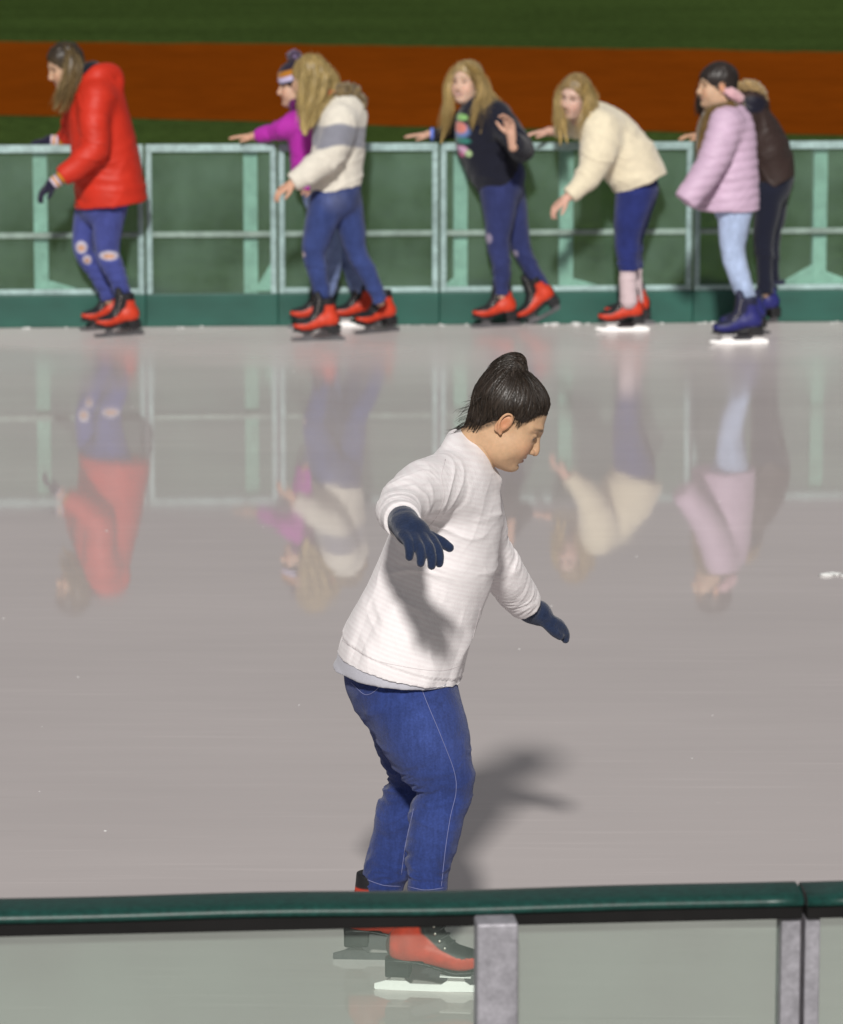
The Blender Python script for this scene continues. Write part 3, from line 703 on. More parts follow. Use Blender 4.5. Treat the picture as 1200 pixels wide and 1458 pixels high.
# ------------------------------------------------------------------ the front skater
def hero():
    pr = Per(590, 1386, 'front skater in white striped hoodie, blue jeans and navy gloves, arms held out')
    near_foot, far_foot = G(592, 1410), G(532, 1366)
    ndy, fdy = near_foot[1] - pr.Y, far_foot[1] - pr.Y
    J = pr.J
    torso = [(567, 964, 0, 92, 1.28), (569, 944, 0, 91, 1.28), (584, 902, 0, 86, 1.2), (604, 852, 0, 81, 1.1), (629, 788, 0, 79, 1.1), (646, 728, 0, 68, 1.28), (656, 674, 0, 46, 1.55), (664, 650, 0, 30, 1.2)]
    arm_n = [(640, 692, -0.10, 46), (612, 694, -0.20, 41), (586, 704, -0.29, 36), (570, 720, -0.37, 33), (569, 735, -0.48, 29), (577, 747, -0.60, 25)]
    arm_f = [(655, 695, 0.12, 54), (676, 735, 0.22, 44), (692, 782, 0.30, 35), (714, 812, 0.34, 31), (732, 838, 0.40, 27), (752, 866, 0.47, 22)]
    hips = [(586, 915, 0, 62, 1.1), (569, 956, 0, 79, 1.06), (579, 985, 0, 71, 1.08)]
    leg_n = [(580, 985, -0.060, 67), (600, 1035, -0.085, 66), (619, 1080, -0.095, 53), (634, 1116, -0.105, 41), (624, 1155, -0.115, 38), (616, 1192, -0.125, 37), (610, 1235, ndy + 0.01, 31), (608, 1276, ndy, 30)]
    leg_f = [(580, 985, 0.07, 68), (583, 1035, 0.085, 56), (591, 1080, 0.095, 45), (596, 1112, 0.105, 39), (577, 1155, 0.115, 40), (567, 1192, 0.125, 37), (552, 1238, fdy - 0.01, 32), (545, 1270, fdy, 29)]
    # --- sweater
    hemA, hemB = (482, 930), (652, 968)
    hem = pr.plane(hemA, hemB)
    ax0, ax1 = J(560, 962), J(650, 700); axis = unit(ax1 - ax0)
    cuf_n = (J(573, 741, -0.545), unit(J(577, 747, -0.60) - J(569, 735, -0.48)))
    cuf_f = (J(748, 858, 0.455), unit(J(752, 866, 0.47) - J(732, 838, 0.40)))
    el_n, el_f = J(570, 720, -0.37), J(692, 790, 0.30)
    def disp(V, N):
        t = (V - ax0) @ axis
        d = 0.0045 * vnoise(V * [9, 9, 5], 3) + 0.0018 * vnoise(V * 22, 4)
        # long soft folds running up from the hem
        q = V - ax0; u = q - np.outer(q @ axis, axis); an = np.arctan2(u[:, 1], u @ np.cross([0, 1, 0], axis))
        fo = np.sin(an * 9 + 2.5 * vnoise(np.column_stack([an * 2, t * 4, t * 0]), 6)); low = np.clip(1 - t / 0.26, 0, 1) * np.clip(t / 0.05, 0, 1)
        d += 0.005 * low * np.maximum(fo, -0.3)
        d += wrinkles(V, [(el_n, 0.11, (0.3, -0.9, -0.3), 0.034, 0.006, 1), (J(610, 700, -0.17), 0.12, (-0.6, -0.5, 0.6), 0.055, 0.0055, 2),
                          (el_f, 0.12, unit(J(752, 866, 0.47) - J(692, 782, 0.30)), 0.032, 0.006, 3), (J(738, 846, 0.42), 0.07, unit(J(752, 866, 0.47) - J(692, 782, 0.30)), 0.022, 0.004, 4),
                          (J(571, 740, -0.52), 0.07, (0.2, -0.9, -0.3), 0.024, 0.004, 5), (J(690, 760, -0.05), 0.12, (0.3, 0, 1), 0.055, 0.006, 7),
                          (J(600, 770, -0.14), 0.15, (0.35, 0, 1), 0.06, 0.0055, 8), (J(560, 860, -0.14), 0.16, (0.9, 0, 0.5), 0.06, 0.004, 12), (J(660, 880, -0.10), 0.14, (1, 0, 0.25), 0.045, 0.006, 14)])
        # ribbed hem band step
        band = (t < 0.062) & (np.linalg.norm(u, axis=1) < 0.30)
        d[band] -= 0.004
        return d
    hood = [(650, 626, 0.0, 14), (646, 641, -0.055, 15), (656, 660, -0.080, 13), (676, 676, -0.062, 12), (698, 688, -0.015, 10), (700, 682, 0.04, 10), (676, 660, 0.080, 13), (654, 636, 0.065, 14), (650, 626, 0.0, 14)]
    sw, SV, SQ = garment(pr, 'sweater', [dict(rows=torso, cuts=[hem], n=(0, 1, 0)), dict(rows=arm_n, cuts=[cuf_n], k=0.05), dict(rows=arm_f, cuts=[cuf_f], k=0.05), dict(rows=hood, k=0.022)],
            stripedm, 0.004, (0.86, 0.825, 0.835), k=0.02, disp=disp, attrs={'along': lambda V: (V - ax0) @ axis + 0.004 * vnoise(V * 12, 5)})
    # drawstring and seams laid on the cloth
    drape_px(pr, SV, SQ, [(634, 654), (628, 680), (632, 705), (622, 735), (600, 760)], 0.0008, 'shoulder_seam', material('white_thread', (0.66, 0.61, 0.62), 0.9), sw, lift=0.0)
    drape_px(pr, SV, SQ, [(487, 912), (530, 938), (580, 950), (628, 955), (660, 946)], 0.0008, 'hem_seam', MATS['white_thread'], sw, lift=0.0)
    drape_px(pr, SV, SQ, [(684, 866), (674, 905), (662, 950)], 0.0008, 'side_seam', MATS['white_thread'], sw, lift=0.0)
    # --- grey undershirt peeping out below the hem at the back
    ush = [(q[0] - 1, q[1], q[2], q[3] - 3, q[4] - 0.03) for q in torso[:3]]
    garment(pr, 'undershirt', [dict(rows=[(548, 985, 0, 84, 1.12)] + ush, cuts=[pr.plane((478, 950), (660, 966)), pr.plane((470, 912), (660, 950), down=False)])], knit, 0.005, (0.50, 0.50, 0.56), k=0.0,
            disp=lambda V, N: 0.002 * vnoise(V * [14, 14, 6], 8))
    # --- jeans
    kb_n, kb_f = J(603, 1120, -0.10), J(562, 1112, 0.105)
    def jd(V, N):
        d = 0.0016 * vnoise(V * 16, 1) + 0.0008 * vnoise(V * 40, 2)
        d += wrinkles(V, [(kb_n, 0.10, (-0.25, 0, 1), 0.030, 0.008, 1), (kb_f, 0.10, (-0.35, 0, 1), 0.030, 0.008, 2), (J(600, 1240, ndy), 0.09, (0.1, 0, 1), 0.028, 0.008, 3),
                          (J(548, 1245, fdy), 0.09, (0.1, 0, 1), 0.028, 0.008, 4), (J(560, 1010, -0.08), 0.11, (-0.6, 0, 1), 0.045, 0.007, 5), (J(655, 1095, -0.1), 0.08, (0.2, 0, 1), 0.045, 0.003, 6),
                          (J(640, 1000, -0.05), 0.12, (0.6, 0, 1), 0.055, 0.004, 9), (J(610, 1180, -0.14), 0.10, (0.3, 0, 1), 0.05, 0.005, 15)])
        return d
    kn_n, kn_f = J(640, 1085, -0.16), J(618, 1085, 0.02)
    def jc(V):
        c = np.tile(np.array([0.020, 0.039, 0.165]), (len(V), 1))
        fade = np.exp(-((V - J(612, 1045, -0.16)) ** 2).sum(1) / 0.016) + 0.6 * np.exp(-((V - J(615, 1190, -0.17)) ** 2).sum(1) / 0.010) + 0.5 * np.exp(-((V - J(565, 1185, 0.09)) ** 2).sum(1) / 0.010)
        return c * (1 + 0.45 * np.clip(fade, 0, 1))[:, None] + np.array([0.012, 0.012, 0.0]) * np.clip(fade, 0, 1)[:, None]
    a_n, a_f = pr.plane((570, 1270), (650, 1266), dy=ndy), pr.plane((510, 1262), (590, 1268), dy=fdy)
    je, JV, JQ = garment(pr, 'jeans', [dict(rows=hips, k=0.0), dict(rows=leg_n, cuts=[a_n], k=0.035), dict(rows=leg_f, cuts=[a_f], k=0.012)], denim, 0.004, jc, disp=jd)
    for path in ([(593, 962), (608, 1001), (628, 1049), (646, 1097), (649, 1127), (641, 1163), (634, 1208), (628, 1262)], [(589, 1152), (578, 1200), (571, 1245)],
                 [(537, 960), (540, 977), (521, 989), (500, 972)], [(580, 1262), (605, 1267), (632, 1264)], [(522, 1252), (545, 1260), (570, 1262)]):
        tag(drape_px(pr, JV, JQ, path, 0.0009, 'stitching', threadm, je, lift=0.0006), kind='stuff')
    # --- skates
    skate(pr, 'red', near_foot, R(-7), 0, 0, 1.0, no_glint=False)
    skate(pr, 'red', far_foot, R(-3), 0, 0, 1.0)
    # --- body: torso, limbs, hands inside the gloves, and head in one mesh
    A = head_axes(R(-3), R(-33), R(0)); hc = J(725, 597, 0.0); hs = 0.955
    S = [(torso[2:], 0.76), (arm_n, 0.72), (arm_f, 0.72), (hips, 0.9), (leg_n[:-1] + [(600, 1320, ndy, 12)], 0.86), (leg_f[:-1] + [(538, 1290, fdy, 12)], 0.86)]
    rows = [[(q[0], q[1], q[2], q[3] * s, *q[4:]) for q in r] for r, s in S] + [[(672, 668, 0, 24), (684, 645, 0, 28), (702, 618, 0, 29)]]
    ST = [pr.st(r) for r in rows]; lo, hi = bbox(ST); fd = Field(lo, hi + [0, 0, 0.1], 0.006)
    for p, r, f in ST: fd.tube(p, r, f=f, k=0.02)
    wn, wf = J(577, 747, -0.60), J(752, 866, 0.47)
    V0, Q0 = fd.mesh(); V0 = smoothv(V0, Q0, 1)
    skin = np.array((0.58, 0.37, 0.225))
    HV, HQ = HEAD_HI; HW = hc + (HV * hs) @ A
    hcol = skin_colour(HV, skin, (0.045, 0.028, 0.018), lip=(0.36, 0.115, 0.095))
    hlx = ([-0.14, -0.085, -0.055, -0.030, -0.008, 0.012, 0.030, 0.048, 0.066, 0.080, 0.10], [-0.080, -0.078, -0.066, -0.030, 0.016, 0.014, 0.004, 0.040, 0.062, 0.074, 0.082])
    sc_ = np.clip((HV[:, 2] - np.interp(HV[:, 0], *hlx) + 0.009) / 0.020, 0, 1) * (np.abs(HV[:, 1]) < 0.078); sc_ = (sc_ * (0.75 + 0.25 * vnoise(HV * 300, 2)))[:, None]
    hcol = hcol * (1 - sc_) + np.array([0.03, 0.02, 0.014]) * sc_
    V = np.vstack([V0, HW]); Q = np.vstack([Q0, HQ + len(V0)])
    mk('body', V, Q, skinm, pr.root, col=np.vstack([np.tile(skin, (len(V0), 1)), hcol]), off=pr.off)
    def loc(p): return hc + (np.array(p) * hs) @ A
    # --- eyes
    for s in (-1, 1):
        m = MB(); m.sphere((0, 0, 0), 0.0132 * hs, 16, 12); v = np.array(m.v); look = unit(np.array([1.0, 0, -0.42]) @ A); dt = (v / np.linalg.norm(v, axis=1, keepdims=True)) @ look
        c = np.where(dt[:, None] > 0.78, np.array([[0.012, 0.008, 0.006]]), np.array([[0.42, 0.38, 0.35]]))
        mk('eye', v + loc((0.0712, s * 0.031, -0.001)), m.f, eyem, pr.root, col=c, off=pr.off)
    # --- hair: cap combed up to a bun, with strand ridges
    bun = np.array([-0.060, 0.0, 0.128])
    hl = ([-0.14, -0.085, -0.055, -0.030, -0.008, 0.012, 0.030, 0.048, 0.066, 0.080, 0.10], [-0.080, -0.078, -0.066, -0.030, 0.016, 0.014, 0.004, 0.040, 0.062, 0.074, 0.082])
    f = Field((-0.15, -0.11, -0.13), (0.13, 0.11, 0.235), 0.0026)
    f.ell((-0.014, 0, 0.036), (0.104, 0.082, 0.094), k=0)
    f.ell((-0.060, 0, -0.030), (0.044, 0.058, 0.048), k=0.02)
    f.tube([(-0.078, 0, 0.040), (-0.078, 0, 0.085), (-0.068, 0, 0.118)], [0.040, 0.032, 0.024], k=0.035)
    X, Y, Z = f.pts((slice(None),) * 3)
    zl = np.interp(f.ax[0], *hl)[:, None, None] + 0.003 * np.sin(f.ax[0] * 260)[:, None, None]
    zl = zl + np.maximum(0, 0.03 - np.abs(Y)) * 0.25 * (X > 0.05)
    u = np.clip(1 - (Z - zl) / 0.050, 0, 1)
    f.d = (f.d + 0.0092 * u * u + np.maximum(zl - Z, 0) * 0.75).astype(np.float32)
    BUN = [(-0.054, 0.004, 0.110), (-0.054, 0.006, 0.132), (-0.066, 0.006, 0.146), (-0.086, 0.0, 0.136), (-0.102, -0.004, 0.108), (-0.104, -0.006, 0.078)]
    f.tube(BUN, [0.018, 0.0165, 0.016, 0.017, 0.017, 0.015], k=0.014)
    f.tube([(-0.044, -0.010, 0.116), (-0.048, -0.010, 0.132), (-0.068, -0.012, 0.132), (-0.086, -0.014, 0.116)], [0.009, 0.011, 0.012, 0.011], k=0.006)
    V, Q = f.mesh(); V = smoothv(V, Q, 1); N = vnormals(V, Q)
    q = V - bun; ph = np.arctan2(q[:, 1], q[:, 0]); rr = np.linalg.norm(q, axis=1)
    ridge = vnoise(np.column_stack([ph * 34, rr * 7, ph * 0]), 3) + 0.6 * vnoise(np.column_stack([ph * 90, rr * 12, ph * 0]), 5)
    tb = np.clip((V[:, 2] - 0.122) / 0.02, 0, 1); sw_ = vnoise(np.column_stack([V[:, 0] * 60 + V[:, 2] * 60, V[:, 1] * 160, V[:, 2] * 20]), 9)
    ridge = ridge * (1 - tb) + sw_ * tb * 1.2
    V = V + N * (0.0014 * ridge)[:, None]
    hcl = np.array([0.024, 0.0165, 0.0120]) * (1 + 0.6 * np.clip(ridge, -1, 1.5))[:, None]

    hair = mk('hair', hc + (V * hs) @ A, Q, hairm, pr.root, col=hcl, off=pr.off)
    m = MB(); m.tube([loc((-0.058 + 0.023 * math.cos(a), 0.023 * math.sin(a), 0.113)) for a in np.linspace(0, 2 * math.pi, 22)], 0.005, 6)
    m.build('hair_tie', material('hair_tie', (0.012, 0.012, 0.014), 0.7), hair, smooth=True, off=pr.off)
    g = []
    rng = np.random.RandomState(4)
    for i in range(34):         # flyaways lifting off the back of the head
        y0 = rng.uniform(-0.06, 0.05); z0 = rng.uniform(-0.07, 0.06); x0 = -0.108 + 0.25 * max(0, -z0 - 0.03) - rng.uniform(0, 0.004); ln = rng.uniform(0.02, 0.055) * (1.0 if z0 < 0 else 0.6); ou = rng.uniform(0.15, 0.65)
        g.append([loc((x0 + 0.012, y0, z0 + 0.020)), loc((x0, y0, z0)), loc((x0 - ln * ou * 0.6, y0, z0 - ln * 0.45)), loc((x0 - ln * ou + rng.uniform(-0.004, 0.008), y0 * 1.05, z0 - ln))])
    for i in range(26):        # nape wisps lying on the neck
        y0 = rng.uniform(-0.05, 0.04)
        g.append([loc((-0.07, y0, -0.05)), loc((-0.095, y0, -0.085)), loc((-0.108, y0 * 0.9, -0.112)), loc((-0.118 - rng.uniform(0, 0.02), y0 * 0.8, -0.128))])
    strands(pr, 'loose_strands', g, 95, 0.0022, 0.00042, (0.022, 0.015, 0.011), 0.4, 2, parent=hair)
    bvh = BVHTree.FromPolygons(np.vstack([V, HEAD_HI[0]]).tolist(), np.vstack([Q, HEAD_HI[1] + len(V)]).tolist())
    bvh_hair = BVHTree.FromPolygons(V.tolist(), Q.tolist())
    def snap(p, lift, tree):
        h_ = tree.find_nearest(Vector(p)); return np.array(h_[0]) + np.array(h_[1]) * lift
    g = []                      # strands combed from the hairline up to the bun, lying on the hair
    for i in range(700):
        a = rng.uniform(-math.pi, math.pi); x = -0.014 + 0.098 * math.cos(a); zz = float(np.interp(x, *hl)) + rng.uniform(-0.006, 0.035)
        p0 = np.array([x, 0.080 * math.sin(a), zz]); p1 = np.array([-0.058, 0, 0.108]) + rng.normal(0, 0.010, 3); pts = []
        for k, t_ in enumerate((0.0, 0.06, 0.25, 0.5, 0.75, 0.95)):
            q_ = (1 - t_) * p0 + t_ * p1; c_ = np.array([-0.014, 0, 0.036]); q_ = c_ + (q_ - c_) / np.linalg.norm((q_ - c_) / [0.104, 0.082, 0.094])
            if k < 2: q_ = p0 + (p1 - p0) * t_
            pts.append(loc(snap(q_, 0.0006 + (0.0012 * rng.rand() if k > 1 else 0), bvh if k < 2 and not -0.055 < x < 0.022 else bvh_hair)))
        g.append(pts)
    gb = []                     # baby hairs feathering the hairline
    for i in range(260):
        a = rng.choice([-1, 1]) * rng.uniform(0.0, 1.35); x = -0.014 + 0.098 * math.cos(a); zz = float(np.interp(x, *hl)) + rng.uniform(-0.010, 0.0); p0 = np.array([x, 0.080 * math.sin(a), zz]); dn = np.array([-0.35, 0, 0.94])
        gb.append([loc(snap(p0 + dn * k_ + rng.normal(0, 0.001, 3), 0.0005, bvh)) for k_ in (0, 0.008, 0.018, 0.028)])
    strands(pr, 'baby_hairs', gb, 300, 0.0006, 0.00035, (0.035, 0.024, 0.017), 0.5, 9, parent=hair)
    strands(pr, 'combed_strands', g, 1100, 0.0005, 0.00055, (0.030, 0.021, 0.015), 0.7, 5, parent=hair)
    g = []                      # strands wound over the bun
    bp_ = catmull(BUN, 3)
    for i in range(120):
        o_ = unit(rng.normal(0, 1, 3)) * 0.022; g.append([loc(snap(q_ + o_, 0.0006 + 0.0016 * rng.rand(), bvh_hair)) for q_ in bp_])
    strands(pr, 'bun_strands', g, 240, 0.0006, 0.0006, (0.034, 0.024, 0.017), 0.7, 6, parent=hair)
    # --- gloves
    def glove(w0, arm0, f, n, t, curl, thumb, spread):
        fd = Field(w0 - 0.24, w0 + 0.24, 0.0036); fa = unit(w0 - arm0)
        fd.tube([w0 - fa * 0.035, w0 + fa * 0.01, w0 + unit(f) * 0.04], [0.036, 0.034, 0.034], n=t, f=[1.0, 1.05, 1.2], k=0, cuts=[(w0 - fa * 0.035, -fa)])
        fd.tube([w0 - fa * 0.050, w0 - fa * 0.014], [0.0385, 0.0375], k=0.003, cuts=[(w0 - fa * 0.052, -fa), (w0 - fa * 0.008, fa)])
        hand(fd, w0, f, n, t, 0.175, curl, rad=0.0128, k=0.016, thumb_open=thumb, spread=spread, fk=0.004, wide=1.22)
        V, Q = fd.mesh(); V = smoothv(V, Q, 1); N = vnormals(V, Q); V = V + N * (0.0012 * vnoise(V * 45, 3))[:, None]
        mk('glove', V, Q, fleece_navy, pr.root, col=np.tile([0.018, 0.030, 0.070], (len(V), 1)), off=pr.off)
    fleece_navy = material('navy_fleece', attr=True, rough=0.95, spec=0.12, noise=[(40, 0.12), (160, 0.15)], bump=[('noise', 240, 0.3)], sheen=0.25)
    glove(wn, J(569, 735, -0.48), (0.36, -0.76, -0.26), (-0.25, 0.25, -0.75), (1, 0.25, 0.22), 0.45, 1.25, 0.03)
    glove(wf, J(732, 838, 0.40), J(797, 886, 0.54) - wf, (-0.55, -0.1, -0.75), (0.25, -0.85, -0.2), 0.42, 0.3, 0.03)
hero()
# ------------------------------------------------------------------ the skaters along the far barrier
skate_proto('blue', ((0.020, 0.022, 0.150), (0.016, 0.018, 0.050)))
GREY, NAVY = (0.25, 0.25, 0.27), (0.012, 0.014, 0.028)
class BG(Per):
    h = 0.007
    def top(s, name, torso, arms, hem, mat, colour, cuffs=0.0, disp=None, extra_tubes=(), k=0.03, seed=1, fold=0.006):
        cuts = [s.plane(*hem)]; T = [dict(rows=torso, cuts=cuts, k=0)]
        for a in arms:
            p0, p1 = s.J(*a[-2][:3]), s.J(*a[-1][:3]); T.append(dict(rows=a, k=0.035, cuts=[(p1, unit(p1 - p0))]))
        T += [dict(rows=r, k=kk) for r, kk in extra_tubes]
        sp = []
        for i, a in enumerate(arms):
            m = s.J(*a[len(a) // 2][:3]); dr = unit(s.J(*a[-1][:3]) - s.J(*a[0][:3])); sp += [(m, 0.16, dr, 0.06, fold, seed + i), (s.J(*a[0][:3]), 0.14, dr + [0, 0, 0.5], 0.07, fold, seed + 5 + i)]
        c = s.J(*torso[1][:3]); sp += [(c, 0.25, (0.25, 0, 1), 0.09, fold, seed + 9), (s.J(*torso[2][:3]), 0.22, (-0.4, 0, 1), 0.08, fold * 0.8, seed + 11)]
        def dd(V, N):
            d = wrinkles(V, sp) + 0.004 * vnoise(V * 9, seed)
            if disp: d = d + disp(V, N)
            return d
        return garment(s, name, T, mat, s.h, colour, disp=dd)
    def legs(s, name, hips, legs, hem_py, mat, colour, seed=1, amp=0.006):
        T = [dict(rows=hips, k=0)]; sp = []
        for l in legs:
            p0, p1 = s.J(*l[-2][:3]), s.J(*l[-1][:3]); T.append(dict(rows=l, k=0.02, cuts=[(p1, unit(p1 - p0))]))
            kn = l[len(l) // 2]; sp.append((s.J(*kn[:3]), 0.13, (0.1, 0, 1), 0.05, amp, seed)); sp.append((s.J(*l[-1][:3]), 0.10, (0, 0, 1), 0.04, amp, seed + 1))
        return garment(s, name, T, mat, s.h, colour, disp=lambda V, N: wrinkles(V, sp) + 0.002 * vnoise(V * 14, seed))
    def body(s, tubes, head, tone, brow, hands=(), smile=0.0, lip=(0.45, 0.15, 0.13), scale=0.82):
        """head = (px, py, dy, azimuth, pitch, roll, scale); hands = (wrist row, fingers dir, palm normal, thumb dir, curl)"""
        s.hc = s.J(*head[:3]); s.A = head_axes(R(head[3]), R(head[4]), R(head[5])); s.hs = head[6]
        nl_ = len(tubes)
        S = [s.st([(q[0], q[1], q[2], q[3] * (scale if i < nl_ - 2 else 0.62), *q[4:]) for q in (r[2:] if i == 0 else (r[:-1] if i in (1, 2) else r))]) for i, r in enumerate(tubes)]
        nk = s.loc((-0.055, 0, -0.13)); cb = s.J(*tubes[0][-2][:3])
        lo, hi = bbox(S); fd = Field(np.minimum(lo, nk - 0.1), np.maximum(hi, nk + 0.1), 0.009)
        for p, r, f in S: fd.tube(p, r, f=f, k=0.02)
        fd.tube([cb, (cb + nk) / 2, nk], [0.06, 0.052, 0.050], k=0.02)
        V, Q = fd.mesh(); Vs, Qs, Cs = [smoothv(V, Q, 1)], [Q], [np.tile(tone, (len(V), 1))]; b = len(V)
        HV, HQ = HEAD_LO; Vs.append(s.hc + (HV * s.hs) @ s.A); Qs.append(HQ + b); Cs.append(skin_colour(HV, tone, brow, lip, eyes=0.01 + smile)); b += len(HV)
        for (wr, f, n, t, curl) in hands:
            w0 = s.J(*wr); f2 = Field(w0 - 0.21, w0 + 0.21, 0.0042); f = unit(f)
            f2.tube([w0 - f * 0.06, w0 + f * 0.02], [0.026, 0.025], k=0); hand(f2, w0, np.array(f), np.array(n, float), np.array(t, float), 0.165, curl, rad=0.0088)
            v, q = f2.mesh(); v = smoothv(v, q, 1); Vs.append(v); Qs.append(q + b); b += len(v); Cs.append(np.tile(np.array(tone) * [1.02, 0.9, 0.86], (len(v), 1)))
        return mk('body', np.vstack(Vs), np.vstack(Qs), skinm, s.root, col=np.vstack(Cs), off=s.off)
    def loc(s, p): return s.hc + (np.array(p) * s.hs) @ s.A
    def hair(s, guides, col, tip=None, face=(0.072, 0, -0.050), fr=(0.078, 0.066, 0.112), count=260, gr=9, jit=0.010, seed=1, cap=(0.105, 0.085, 0.096), cut_low=None, sr=0.0032):
        A, hs = s.A, s.hs; W = [np.array([s.J(*g) if len(g) == 3 else s.loc(g[1:]) for g in gd]) for gd in guides]
        al = np.vstack(W + [s.hc[None]]); fd = Field(np.minimum(al.min(0), s.hc - 0.13) - 0.05, np.maximum(al.max(0), s.hc + 0.13) + 0.05, 0.006)
        fd.ell(s.loc((-0.014, 0, 0.038)), np.array(cap) * hs, A, 0); fd.ell(s.loc((-0.055, 0, -0.04)), np.array((0.055, 0.068, 0.065)) * hs, A, 0.03)
        fd.ell(s.loc(face), np.array(fr) * hs, A, 0.012, sub=True)
        for w_ in W:
            n = len(w_); r = np.interp(np.linspace(0, 1, n), [0, 0.4, 1], [0.5, 0.8, 0.3]) * gr * 0.00383 * 0.72
            fd.tube(w_, r, k=0.02)
        V, Q = fd.mesh(); V = smoothv(V, Q, 2); N = vnormals(V, Q)
        rd = vnoise((V @ np.array([[60, 0, 0], [0, 60, 0], [0, 0, 9]])), seed) + 0.6 * vnoise((V @ np.array([[120, 0, 0], [0, 120, 0], [0, 0, 14]])), seed + 2); V = V + N * (0.004 * rd)[:, None]
        zt = (s.hc[2] + 0.06 - V[:, 2]) / 0.28; tt = np.clip(zt, 0, 1)[:, None]; c = np.array(col) * (1 - tt) + np.array(tip if tip is not None else col) * tt
        o = mk('hair', V, Q, hairm, s.root, col=c * (1 + 0.35 * np.clip(rd, -1, 1))[:, None], off=s.off)
        if W: strands(s, 'loose_strands', W, int(count * 2.2), jit * 1.35, sr * 0.3, np.array(tip if tip is not None else col) * 1.1, 0.45, seed, parent=o)
        return o
def patch(c, V, pos, rad, colr, soft=0.25):
    q = np.sqrt((((V - pos) / np.array(rad)) ** 2).sum(1)); m = np.clip((1 - q) / soft, 0, 1)[:, None]; return c * (1 - m) + np.array(colr) * m
def flat(col, var=0.0):
    return lambda V: np.tile(np.array(col, float), (len(V), 1))
LEFT = np.array([-1.0, 0, 0])
BLOND, BLONDT = (0.30, 0.20, 0.085), (0.42, 0.30, 0.12)

def red_coat():
    s = BG(172, 472, 'skater in red hooded coat and ripped jeans gripping the far barrier')
    J = s.J
    torso = [(158, 300, 0, 50, 1.0), (157, 278, 0, 51, 1.0), (153, 245, 0, 49, 1.0), (147, 205, 0, 47, 1.0), (141, 168, 0, 44, 1.05), (139, 135, 0, 36, 1.2), (136, 115, 0, 22, 1.2), (130, 104, 0, 14)]
    an = [(136, 140, -0.12, 26), (133, 175, -0.19, 23), (135, 210, -0.22, 21), (113, 234, -0.25, 18), (88, 252, -0.27, 14)]
    af = [(126, 140, 0.12, 23), (106, 172, 0.18, 18), (101, 190, 0.22, 15), (88, 199, 0.23, 11)]
    hood = [(122, 118, -0.05, 13), (140, 108, -0.06, 16), (158, 108, 0, 17), (162, 124, 0.0, 14), (140, 108, 0.06, 16), (124, 118, 0.05, 12)]
    s.top('coat', torso, [an, af], ((107, 296), (209, 285)), shell, flat((0.56, 0.028, 0.011)), extra_tubes=[(hood, 0.02)], seed=3, fold=0.011)
    garment(s, 'collar', [dict(rows=[(112, 112, -0.04, 9), (126, 100, -0.05, 11), (134, 98, 0, 11), (126, 100, 0.05, 11)])], knit, 0.007, (0.010, 0.011, 0.018))
    hips = [(150, 270, 0, 38, 1.1), (146, 290, 0, 36, 1.1)]
    ln = [(158, 288, -0.06, 25), (153, 328, -0.06, 21), (154, 362, -0.07, 17), (165, 390, -0.08, 14), (174, 416, -0.09, 12), (177, 431, -0.09, 12)]
    lf = [(132, 288, 0.06, 24), (122, 325, 0.05, 18), (119, 355, 0.04, 15), (135, 386, 0.05, 12), (150, 412, 0.06, 11), (154, 428, 0.06, 11)]
    def jc(V):
        c = np.tile(np.array([0.055, 0.070, 0.26]), (len(V), 1))
        for (px, py, dy, rx, rz) in ((155, 364, -0.13, 0.050, 0.022), (116, 352, -0.01, 0.030, 0.030), (124, 370, -0.01, 0.022, 0.022)):
            c = patch(c, V, J(px, py, dy), (rx * 1.25, 0.09, rz * 1.35), (0.50, 0.48, 0.58)); c = patch(c, V, J(px, py + 1, dy), (rx * 0.8, 0.08, rz * 0.75), (0.52, 0.30, 0.20))
        return c
    s.legs('jeans', hips, [ln, lf], 430, denim, jc, 4)
    skate(s, 'red', G(180, 478), R(208)); skate(s, 'red', G(160, 469), R(205))
    s.body([torso, an, af, hips, ln, lf], (93, 94, 0, 198, -20, 0, 0.98), (0.56, 0.36, 0.24), (0.08, 0.05, 0.03), smile=0.4)
    def gl_(w, f, n, t, curl):
        w0 = J(*w); fd = Field(w0 - 0.2, w0 + 0.2, 0.005); f = unit(f)
        fd.tube([w0 - f * 0.05, w0 + f * 0.03], [0.036, 0.034], k=0); hand(fd, w0, f, np.array(n, float), np.array(t, float), 0.165, curl, rad=0.011, k=0.014)
        V, Q = fd.mesh(); t_ = (V - w0) @ f; c = np.tile(np.array([0.015, 0.013, 0.035]), (len(V), 1))
        c[t_ < 0.020] = (0.62, 0.52, 0.62); c[t_ < 0.006] = (0.55, 0.24, 0.02); c[t_ < -0.008] = (0.62, 0.52, 0.62); c[t_ < -0.020] = (0.05, 0.02, 0.05); c[t_ < -0.028] = (0.55, 0.24, 0.02)
        mk('glove', smoothv(V, Q, 1), Q, knit, s.root, col=c, off=s.off)
    gl_((79, 259, -0.285), (-0.75, -0.15, -0.55), (0.3, 0.3, -0.8), (-0.2, -0.9, 0.2), 0.55)
    gl_((78, 201, 0.24), (-1, 0.05, 0.0), (0, 0, -1), (-0.1, 1, 0), 0.5)
    g = [[(95, 66, -0.03), (104, 88, -0.09), (100, 120, -0.11), (92, 148, -0.11), (84, 162, -0.10)], [(98, 68, -0.03), (112, 92, -0.08), (110, 118, -0.10), (100, 140, -0.10), (92, 160, -0.09)],
         [(92, 66, 0.02), (98, 95, 0.09), (90, 125, 0.09), (80, 155, 0.08)], [(96, 66, -0.02), (98, 86, -0.09), (92, 118, -0.11), (82, 142, -0.12), (76, 156, -0.12)]]
    s.hair(g, (0.030, 0.020, 0.012), (0.20, 0.14, 0.055), seed=11, gr=7)
red_coat()

